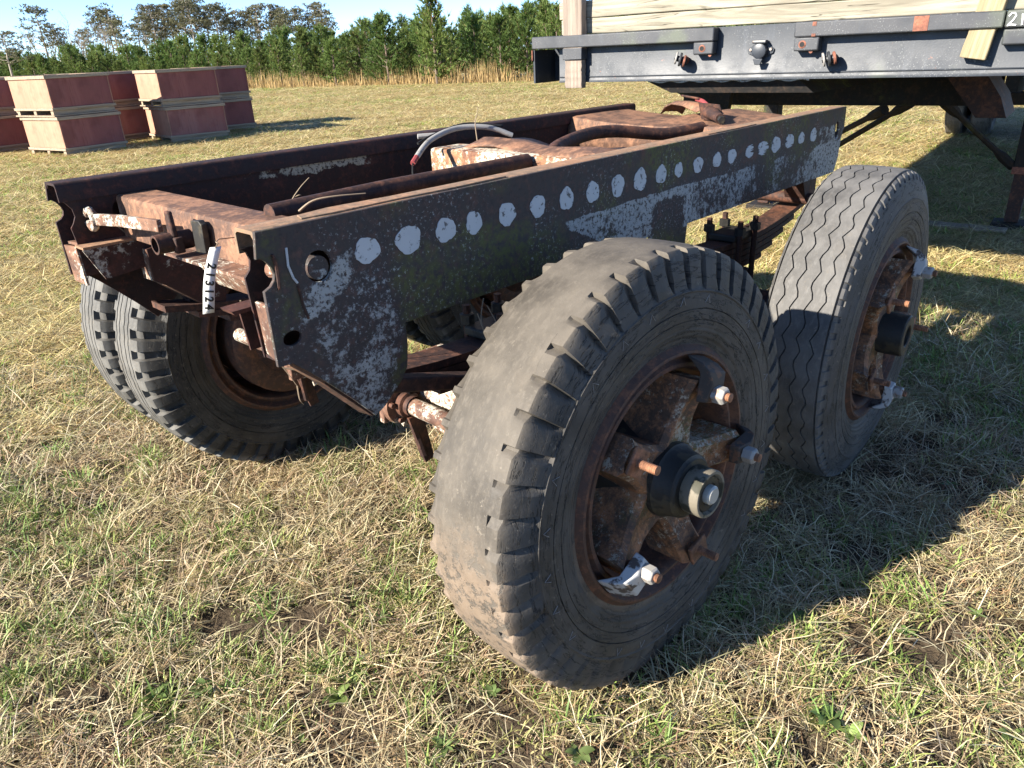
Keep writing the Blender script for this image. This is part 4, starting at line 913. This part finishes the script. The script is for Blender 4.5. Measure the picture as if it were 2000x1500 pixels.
def bare_tree(i):
    r = np.random.default_rng(500+i); m = MB()
    def grow(p, d, l, rad, lev):
        q = p+d*l*.5+r.normal(0, .03, 3)*l; e = p+d*l
        m.tube([tuple(p), tuple(q), tuple(e)], [rad, rad*.85, rad*.65], 5 if lev < 2 else 3, cap=False)
        if lev >= 4: return
        for k in range(r.integers(2, 4)+(lev == 0)):
            nd = unit(d+r.normal(0, .42, 3)+np.array([0, 0, .12])); grow(e if k else p+d*l*.75, nd, l*r.uniform(.5, .75), rad*.58, lev+1)
    grow(np.zeros(3), np.array([.06, .02, 1.]), .42, .012, 0)
    return m.mesh('branches', 'greybark')
def bearing_pt(px, dist):
    d = fw + r1*((px-1000)/F_PX) + u1*((750-110)/F_PX); a = math.atan2(d.y, d.x)
    return Vector((CAM.x+dist*math.cos(a), CAM.y+dist*math.sin(a), 0))
yp = [young_pine(i) for i in range(6)]; tp = [tall_pine(i) for i in range(5)]; bt = [bare_tree(i) for i in range(3)]
E0 = np.array([21.2, 39.7]); E1 = np.array([25.4, 22.0]); ed = (E1-E0)/np.linalg.norm(E1-E0); en = np.array([-ed[1], ed[0]]); en = en if en[0] > 0 else -en
def put_tree(name, meshes, loc, h, wid, rz, label, cat, group):
    root = empty(name, loc, rz); root.scale = (h*wid, h*wid, h)
    for me in meshes: link(me.name.split('.')[0], me, root)
    return tag(root, label, cat, group)
YL = 'young bushy green pine in the dense plantation beyond the tan grass'
for row in range(5):
    t = -46.+row*.4
    while t < 30:
        ht = np.interp(t, [-40, 0, 8, 16, 30], [2.4, 2.55, 2.75, 3.15, 3.6])*U(.72, 1.22)*(1+.035*row)
        if row == 0: ht *= .82
        p = E0+ed*(t+U(-.5, .5))+en*(2.2+row*2.0+U(-.7, .7))
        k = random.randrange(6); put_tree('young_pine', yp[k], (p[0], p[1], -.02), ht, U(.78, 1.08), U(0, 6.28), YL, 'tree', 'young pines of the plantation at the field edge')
        t += U(1.0, 1.6)*(1 if row < 3 else 1.2)
for px, h, lab in ((1278, 0, ''),):
    pass
for px, dist, h, k, wd, lab in ((850, 37.5, 4.1, 0, .85, 'tallest young pine, its spire rising above the plantation row'), (650, 42.5, 2.3, 3, 1.3, 'bright yellow-green young pine bulging out of the plantation edge'), (755, 40.5, 3.3, 2, 1.05, 'slim dark young pine standing clear of its shorter neighbours')):
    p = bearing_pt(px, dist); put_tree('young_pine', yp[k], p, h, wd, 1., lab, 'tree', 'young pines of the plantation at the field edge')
TL = 'tall open-crowned pine in the old wood behind the young plantation'
r = np.random.default_rng(5)
tall = [(165, 7.2), (182, 6.6), (205, 10.0), (218, 9.6), (232, 9.8), (250, 8.0), (270, 8.4), (288, 8.6), (305, 9.7), (322, 9.0), (340, 10.2), (352, 10.4), (367, 10.7), (382, 10.8), (398, 10.3), (412, 10.3), (428, 9.9), (442, 10.0), (456, 9.6), (474, 9.7), (490, 9.2), (503, 9.1), (520, 9.2), (538, 9.3), (555, 9.0), (572, 9.0), (588, 9.1), (604, 9.2), (620, 9.2), (636, 9.4), (648, 8.6)]
for px, h in tall:
    for rep in range(2 if px > 290 and px % 2 else 1):
        p = bearing_pt(px+r.uniform(-9, 9), 118+rep*14+r.uniform(-6, 6)); k = int(r.integers(5))
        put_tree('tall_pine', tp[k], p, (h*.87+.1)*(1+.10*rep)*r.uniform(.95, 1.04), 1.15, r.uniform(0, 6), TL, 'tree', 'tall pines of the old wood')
put_tree('tall_pine', tp[3], bearing_pt(118, 95), 5.6, 1.5, .5, 'lone small round-crowned pine left of the old wood', 'tree', 'tall pines of the old wood')
put_tree('tall_pine', tp[1], bearing_pt(10, 60), 3.7, 1.5, .5, 'broad dark pine at the left picture edge', 'tree', 'tall pines of the old wood')
put_tree('tall_pine', tp[2], bearing_pt(92, 96), 7.4, 1.2, 2.5, 'ragged half-bare leaning pine at the far left', 'tree', 'tall pines of the old wood')
ORD = 'first second third fourth fifth sixth seventh eighth ninth tenth eleventh twelfth thirteenth fourteenth fifteenth sixteenth seventeenth eighteenth nineteenth twentieth'.split()
for px, dist, h in sorted(((62, 100, 6.2), (78, 105, 7.0), (110, 98, 6.4), (142, 92, 7.3), (158, 100, 5.8), (190, 100, 5.8), (100, 110, 6.0), (128, 108, 6.0), (45, 104, 5.0), (210, 104, 6.5), (172, 108, 6.2))):
    BN = BN+1 if 'BN' in globals() else 0; o = put_tree('bare_tree', [bt[random.randrange(3)]], bearing_pt(px, dist), h, U(.8, 1.1), U(0, 6), 'slender leafless tree, '+ORD[BN]+' from the left among the bare trees', 'tree', 'bare trees at the far left')
# dry broomsedge along the plantation edge: uncountable
n = 15000; r = np.random.default_rng(8)
t = r.uniform(-46, 32, n); cl = vnoise(t, t*0, .9, 3); keep = r.random(n) < .25+.9*cl**1.5; t = t[keep]; n = len(t)
off = r.uniform(-.2, 2.6, n); P = E0+ed*t[:, None]+en*off[:, None]
h = r.uniform(.35, .95, n)*(.55+.75*vnoise(t, t*0, .9, 3)); D = np.stack([r.normal(0, .16, n), r.normal(0, .16, n), np.ones(n)], 1)
S = unit(np.stack([r.normal(0, 1, n), r.normal(0, 1, n), np.zeros(n)], 1))*.018
B = np.concatenate([P, np.zeros((n, 1))], 1); V = np.stack([B-S, B+S, B+D*h[:, None]], 1)
cols = np.array([.50, .33, .16])*r.uniform(.6, 1.15, (n, 1)); gr = r.random(n) < .2; cols[gr] = np.array([.30, .20, .11])
o = link('broomsedge', tri_mesh('broomsedge', V, cols, 'sedge')); o['kind'] = 'stuff'; o['label'] = 'tan dry broomsedge along the edge of the plantation'

# ---------------------------------------------------------------- grass
MAT['grass'] = None
def grass_mat():
    t = NT('dry_and_green_grass'); a = t.n.new('ShaderNodeVertexColor'); a.layer_name = 'Col'
    c = a.outputs[0]
    t.done(c, .55, 0, .35)
    tr = t.n.new('ShaderNodeBsdfTranslucent'); t.l.new(c, tr.inputs[0]); mx = t.n.new('ShaderNodeMixShader'); mx.inputs[0].default_value = .22
    t.l.new(t.b.outputs[0], mx.inputs[1]); t.l.new(tr.outputs[0], mx.inputs[2]); t.l.new(mx.outputs[0], t.n['Material Output'].inputs[0]); return t.m
MAT['grass'] = grass_mat()
def blades(r, n, rad, lean, L, W, droop, pal, z0=.004, curl=.0):
    """each blade: 3 segments -> 7 vertices, 5 triangles"""
    a = r.uniform(0, 6.283, n); rr = rad*np.sqrt(r.random(n)); B = np.stack([rr*np.cos(a), rr*np.sin(a), z0*r.random(n)**1.5], 1)
    az = r.uniform(0, 6.283, n); le = r.uniform(*lean, n); ln = r.uniform(*L, n); w = r.uniform(*W, n); bend = r.uniform(.3, 1.2, n)*droop
    pts = [B]; cur = B.copy(); az_ = az.copy(); l_ = le.copy(); tw = r.normal(0, curl, n)
    for s in range(3):
        d = np.stack([np.sin(l_)*np.cos(az_), np.sin(l_)*np.sin(az_), np.cos(l_)], 1)
        cur = cur+d*(ln/3)[:, None]; cur[:, 2] = np.maximum(cur[:, 2], .001+.004*r.random(n)); pts.append(cur.copy()); l_ = l_+bend; az_ = az_+tw+r.normal(0, curl*.4, n)
    tilt = r.normal(0, .5, n); S = np.stack([-np.sin(az), np.cos(az), tilt*.6], 1); S = unit(S)*(w/2)[:, None]
    V = np.stack([pts[0]-S*.8, pts[0]+S*.8, pts[1]-S, pts[1]+S, pts[2]-S*.75, pts[2]+S*.75, pts[3]], 1)
    pal = np.array(pal); ci = r.integers(0, len(pal), n); col = pal[ci]*r.uniform(.7, 1.25, (n, 1))
    return V, col
def blade_mesh(name, V, col):
    n = len(V); me = bpy.data.meshes.new(name); b = (np.arange(n, dtype=np.int32)*7)[:, None]
    lv = (np.array([[0, 1, 3, 2, 2, 3, 5, 4, 4, 5, 6]], np.int32)+b).reshape(-1); ls = (np.array([[0, 4, 8]], np.int32)+(np.arange(n, dtype=np.int32)*11)[:, None]).reshape(-1)
    me.vertices.add(n*7); me.vertices.foreach_set('co', V.reshape(-1).astype(np.float32)); me.loops.add(n*11); me.loops.foreach_set('vertex_index', lv)
    me.polygons.add(n*3); me.polygons.foreach_set('loop_start', ls); me.update(calc_edges=True)
    ca = me.color_attributes.new('Col', 'FLOAT_COLOR', 'POINT'); ca.data.foreach_set('color', np.concatenate([np.repeat(col, 7, 0), np.ones((n*7, 1))], 1).astype(np.float32).reshape(-1))
    me.materials.append(MAT['grass']); return me
STRAW = [(.62, .51, .30), (.52, .42, .24), (.70, .60, .39), (.42, .32, .18), (.58, .50, .32), (.36, .27, .15)]
BROWN = [(.26, .15, .08), (.32, .20, .11), (.20, .13, .08), (.38, .27, .15)]
GREEN = [(.17, .26, .06), (.21, .30, .07), (.13, .21, .05), (.27, .33, .09), (.30, .34, .11)]
OLIVE = [(.38, .35, .13), (.30, .30, .10), (.44, .39, .18), (.50, .43, .21)]
proto = []
for i in range(12):
    r = np.random.default_rng(900+i)
    if i < 4: pr = [blades(r, 24, .07, (.9, 1.5), (.05, .12), (.0018, .0034), .22, STRAW, .028, .25), blades(r, 12, .05, (.2, 1.0), (.05, .10), (.0016, .0028), .55, STRAW+BROWN, .006, .3)]
    elif i < 6: pr = [blades(r, 30, .06, (.4, 1.4), (.03, .08), (.0014, .0026), .5, BROWN+BROWN+STRAW[:2], .018, .4)]
    elif i < 8: pr = [blades(r, 20, .05, (.25, 1.15), (.04, .09), (.002, .0038), .4, OLIVE, .004, .25), blades(r, 14, .07, (.9, 1.5), (.05, .1), (.002, .003), .2, STRAW, .02, .3)]
    elif i < 10: pr = [blades(r, 20, .030, (.15, 1.05), (.035, .09), (.0022, .0042), .38, GREEN, .003, .15), blades(r, 12, .06, (1., 1.5), (.05, .09), (.002, .003), .2, STRAW, .015, .3)]
    elif i == 10: pr = [blades(r, 40, .07, (.2, 1.2), (.012, .030), (.003, .006), .45, GREEN+OLIVE+OLIVE, .012, .4)]
    else: pr = [blades(r, 9, .05, (.5, 1.3), (.11, .20), (.0018, .003), .25, STRAW+[(.70, .62, .43)], .01, .2)]
    proto.append((np.concatenate([p[0] for p in pr]), np.concatenate([p[1] for p in pr])))
def pick(r, x, y, green=1.):
    n = len(x); g = .5*vnoise(x, y, .9, 11)+.3*vnoise(x, y, 3.1, 12)+.2*vnoise(x, y, 9., 17); dry = .5*vnoise(x, y, 1.7, 13)+.5*vnoise(x, y, 5., 14)
    gp = np.clip((g-.435)*2.6*green, .03, .55); gp = np.where((x > 2.2) & (y < 1.8) & (y > -3) & (x < 8), np.clip(gp+.22, 0, .6), gp)
    t = r.integers(0, 4, n); isg = r.random(n) < gp; ol = (~isg) & (r.random(n) < .14+.45*np.clip(g-.40, 0, 1)); br = (~isg) & (~ol) & (r.random(n) < np.clip((dry-.44)*2.2, .05, .6))
    t[br] = r.integers(4, 6, br.sum()); t[ol] = r.integers(6, 8, ol.sum()); t[isg] = r.integers(8, 10, isg.sum())
    cov = isg & (r.random(n) < .35); t[cov] = 10; t[r.random(n) < .05] = 11
    return t
def expand(r, x, y, z, t, sc, zsc):
    VV = []; CC = []; a = r.uniform(0, 6.283, len(x)); tint = r.uniform(.78, 1.18, len(x))
    for k in range(12):
        i = np.where(t == k)[0]
        if not len(i): continue
        V, c = proto[k]; ca, sa = np.cos(a[i])[:, None, None], np.sin(a[i])[:, None, None]
        X = V[None, :, :, 0]*sc[i][:, None, None]; Y = V[None, :, :, 1]*sc[i][:, None, None]; Z = V[None, :, :, 2]*zsc[i][:, None, None]
        W = np.stack([X*ca-Y*sa+x[i][:, None, None], X*sa+Y*ca+y[i][:, None, None], Z+z[i][:, None, None]], -1)
        VV.append(W.reshape(-1, 7, 3)); CC.append((c[None]*tint[i][:, None, None]*r.uniform(.94, 1.06, (len(i), 1, 3))).reshape(-1, 3))
    return np.concatenate(VV), np.concatenate(CC)
def ground_px(px, py):
    d = fw + r1*((px-1000)/F_PX) + u1*((750-py)/F_PX); t = -CAM.z/d.z; return CAM+d*t
RN = 4.2
def near_turf():
    r = np.random.default_rng(77); half = 1.1; A0 = 850.
    n = int(A0*half*(RN**2-.3**2)); rad = np.sqrt(r.uniform(.3**2, RN**2, n)); ang = YAW+r.uniform(-half, half, n)
    x = CAM.x+rad*np.cos(ang); y = CAM.y+rad*np.sin(ang)
    dens = vnoise(x, y, 9., 15)*.5+.5*vnoise(x, y, 3.3, 16); keep = r.random(n) < np.clip(1.9*(dens-.10), .27, 1)*np.clip((3.2/np.maximum(rad, 1.2))**.9, .5, 1)
    for px_, py_, rr_ in ((605, 1238, .085), (640, 1270, .05), (560, 1205, .05)):
        g0 = ground_px(px_, py_); keep &= ((x-g0.x)**2+(y-g0.y)**2) > rr_**2*r.uniform(.5, 1.3, n)
    x, y, rad = x[keep], y[keep], rad[keep]; t = pick(r, x, y); sc = r.uniform(.7, 1.25, len(x))*np.clip((rad/2.6)**.5, .9, 1.3)
    V, c = expand(r, x, y, gz(x, y), t, sc, sc*.95)
    o = link('turf', blade_mesh('turf', V, c)); o['kind'] = 'stuff'; o['label'] = 'short dry straw turf with green tufts round the bogie'
near_turf()
def far_turf():
    r = np.random.default_rng(78); gcol = bpy.data.collections.new('turf_patches'); NTL = 8; S = .62
    for k in range(NTL):
        n = 330; a = r.uniform(0, 6.283, n); q = S*np.sqrt(r.random(n))*(1+.18*np.sin(3*a+k)); x, y = q*np.cos(a), q*np.sin(a)
        t = pick(r, x+40*k+60, y+13*k, (.6, 1., 1.3, .8, 1., .5, 1.2, .9)[k]); sc = r.uniform(.75, 1.3, n)*1.25
        V, c = expand(r, x, y, np.zeros(n), t, sc, sc*.62); c = c*np.array([1.16, 1.15, .92])
        gcol.objects.link(bpy.data.objects.new('patch_%d' % k, blade_mesh('patch', V, c)))
    P = []
    rad = RN-.35; half = 1.15
    while rad < 47:
        s = max(1., (rad/4.4)**.62); step = S*s*1.25; m = max(1, int(2*half*rad/step))
        for j in range(m):
            a = YAW-half+2*half*(j+r.uniform(.2, .8))/m; q = rad+r.uniform(-.3, .3)*step; P.append((CAM.x+q*math.cos(a), CAM.y+q*math.sin(a), s*r.uniform(.95, 1.15), q))
        rad += step*.86
    P = np.array(P); keep = ((P[:, 0]-E0[0])*en[0]+(P[:, 1]-E0[1])*en[1]) < .6; P = P[keep]; n = len(P); x, y, s = P[:, 0], P[:, 1], P[:, 2]
    z = np.where((x > -5.5) & (x < 8.8) & (y > -3.8) & (y < 8.8), gz(x, y)*.5-.003, -.008)
    me = bpy.data.meshes.new('field_grass'); me.vertices.add(n); me.vertices.foreach_set('co', np.stack([x, y, z], 1).astype(np.float32).reshape(-1))
    def attr(nm, tp, data, key):
        a = me.attributes.new(nm, tp, 'POINT'); a.data.foreach_set(key, np.ascontiguousarray(data).reshape(-1))
    attr('idx', 'INT', r.integers(0, NTL, n).astype(np.int32), 'value'); attr('rot', 'FLOAT_VECTOR', np.stack([np.zeros(n), np.zeros(n), r.uniform(0, 6.283, n)], 1).astype(np.float32), 'vector')
    attr('scl', 'FLOAT_VECTOR', np.stack([s, s, s**.35], 1).astype(np.float32), 'vector')
    o = link('field_grass', me); o['kind'] = 'stuff'; o['label'] = 'mown straw-coloured grass of the open field'
    ng = bpy.data.node_groups.new('grass_scatter', 'GeometryNodeTree')
    ng.interface.new_socket('Geometry', in_out='INPUT', socket_type='NodeSocketGeometry'); ng.interface.new_socket('Geometry', in_out='OUTPUT', socket_type='NodeSocketGeometry')
    N = ng.nodes; L = ng.links; gi = N.new('NodeGroupInput'); go = N.new('NodeGroupOutput')
    ci = N.new('GeometryNodeCollectionInfo'); ci.inputs['Collection'].default_value = gcol; ci.inputs['Separate Children'].default_value = True; ci.inputs['Reset Children'].default_value = True
    ip = N.new('GeometryNodeInstanceOnPoints'); ip.inputs['Pick Instance'].default_value = True
    def na(nm, tp):
        a = N.new('GeometryNodeInputNamedAttribute'); a.data_type = tp; a.inputs[0].default_value = nm; return a.outputs[0]
    L.new(gi.outputs[0], ip.inputs['Points']); L.new(ci.outputs[0], ip.inputs['Instance']); L.new(na('idx', 'INT'), ip.inputs['Instance Index'])
    L.new(na('rot', 'FLOAT_VECTOR'), ip.inputs['Rotation']); L.new(na('scl', 'FLOAT_VECTOR'), ip.inputs['Scale']); L.new(ip.outputs[0], go.inputs[0])
    md = o.modifiers.new('scatter', 'NODES'); md.node_group = ng
    print('grass patches', n)
far_turf()
# ---------------------------------------------------------------- broad-leaved weeds
MAT['weed'] = leaf_mat('weed_leaf', .45, .25)
def weed_mesh(i):
    r = np.random.default_rng(40+i); m = MB(); nl = 5+i % 4; cols = []
    for k in range(nl):
        a = 6.283*k/nl+r.uniform(-.4, .4); L = r.uniform(.045, .085); w = L*r.uniform(.2, .3) if i % 2 else L*r.uniform(.14, .2); el = r.uniform(.25, 1.1); n = 6; vs = []
        for j in range(n+1):
            q = j/n; wi = w*math.sin(math.pi*min(1, .06+q*.94))**.8; x = L*q*math.cos(el*(1-.55*q)); z = L*q*math.sin(el*(1-.55*q))+.004
            for s in (-1, 0, 1): vs.append((x*math.cos(a)-s*wi*math.sin(a), x*math.sin(a)+s*wi*math.cos(a), z+(.28*wi if s else 0)))
        m.add(vs, [(j*3+s, j*3+s+1, j*3+s+4, j*3+s+3) for j in range(n) for s in (0, 1)])
        cols += [r.uniform(.75, 1.25)]*len(vs)
    me = m.mesh('weed', 'weed', smooth=80)
    ca = me.color_attributes.new('Col', 'FLOAT_COLOR', 'POINT'); base = [(.15, .21, .06), (.18, .24, .07), (.13, .19, .065)][i % 3]
    for k, c in enumerate(cols): ca.data[k].color = (base[0]*c, base[1]*c, base[2]*c, 1)
    return me
wm = [weed_mesh(i) for i in range(6)]
WN = [0, 0]
for px, py, s in sorted([(225, 1140, 1.0), (232, 1100, .8), (305, 1365, 1.0), (400, 1345, 1.1), (272, 1410, .9), (40, 1385, .8), (515, 1100, .9), (660, 1360, 1.1), (690, 1330, .9), (745, 1215, 1.0), (735, 1015, 1.0), (870, 1470, 1.0), (1130, 1490, 1.0), (1620, 1410, 1.2), (1660, 1440, 1.0), (1400, 1345, .9), (1740, 1035, 1.1), (1905, 1210, .9), (1985, 1300, 1.2), (1975, 1440, 1.3), (1930, 1390, .9), (1770, 1240, .8), (1590, 1400, .8), (1480, 1160, .8), (590, 1450, .7), (960, 1360, .7), (430, 1030, .8), (110, 1070, .9), (1850, 960, .8), (1560, 1210, .8), (1700, 1300, .8), (1320, 1420, .8)]):
    p = ground_px(px, py); o = link('weed', wm[random.randrange(6)]); o.location = (p.x, p.y, float(gz(p.x, p.y))+.012); o.rotation_euler = (0, 0, U(0, 6.28)); o.scale = (s*.48,)*3
    side_ = 0 if px < 1000 else 1; WN[side_] += 1
    tag(o, 'low broad-leaved weed, '+ORD[WN[side_]-1]+' from the '+('left edge among those left of the lug tyre' if side_ == 0 else 'lug tyre among those right of it'), 'weed', 'broad-leaved weeds in the foreground grass')
# ---------------------------------------------------------------- render settings
cy = scene.cycles; cy.max_bounces = 4; cy.diffuse_bounces = 3; cy.glossy_bounces = 2; cy.transmission_bounces = 2; cy.transparent_max_bounces = 4
cy.caustics_reflective = False; cy.caustics_refractive = False
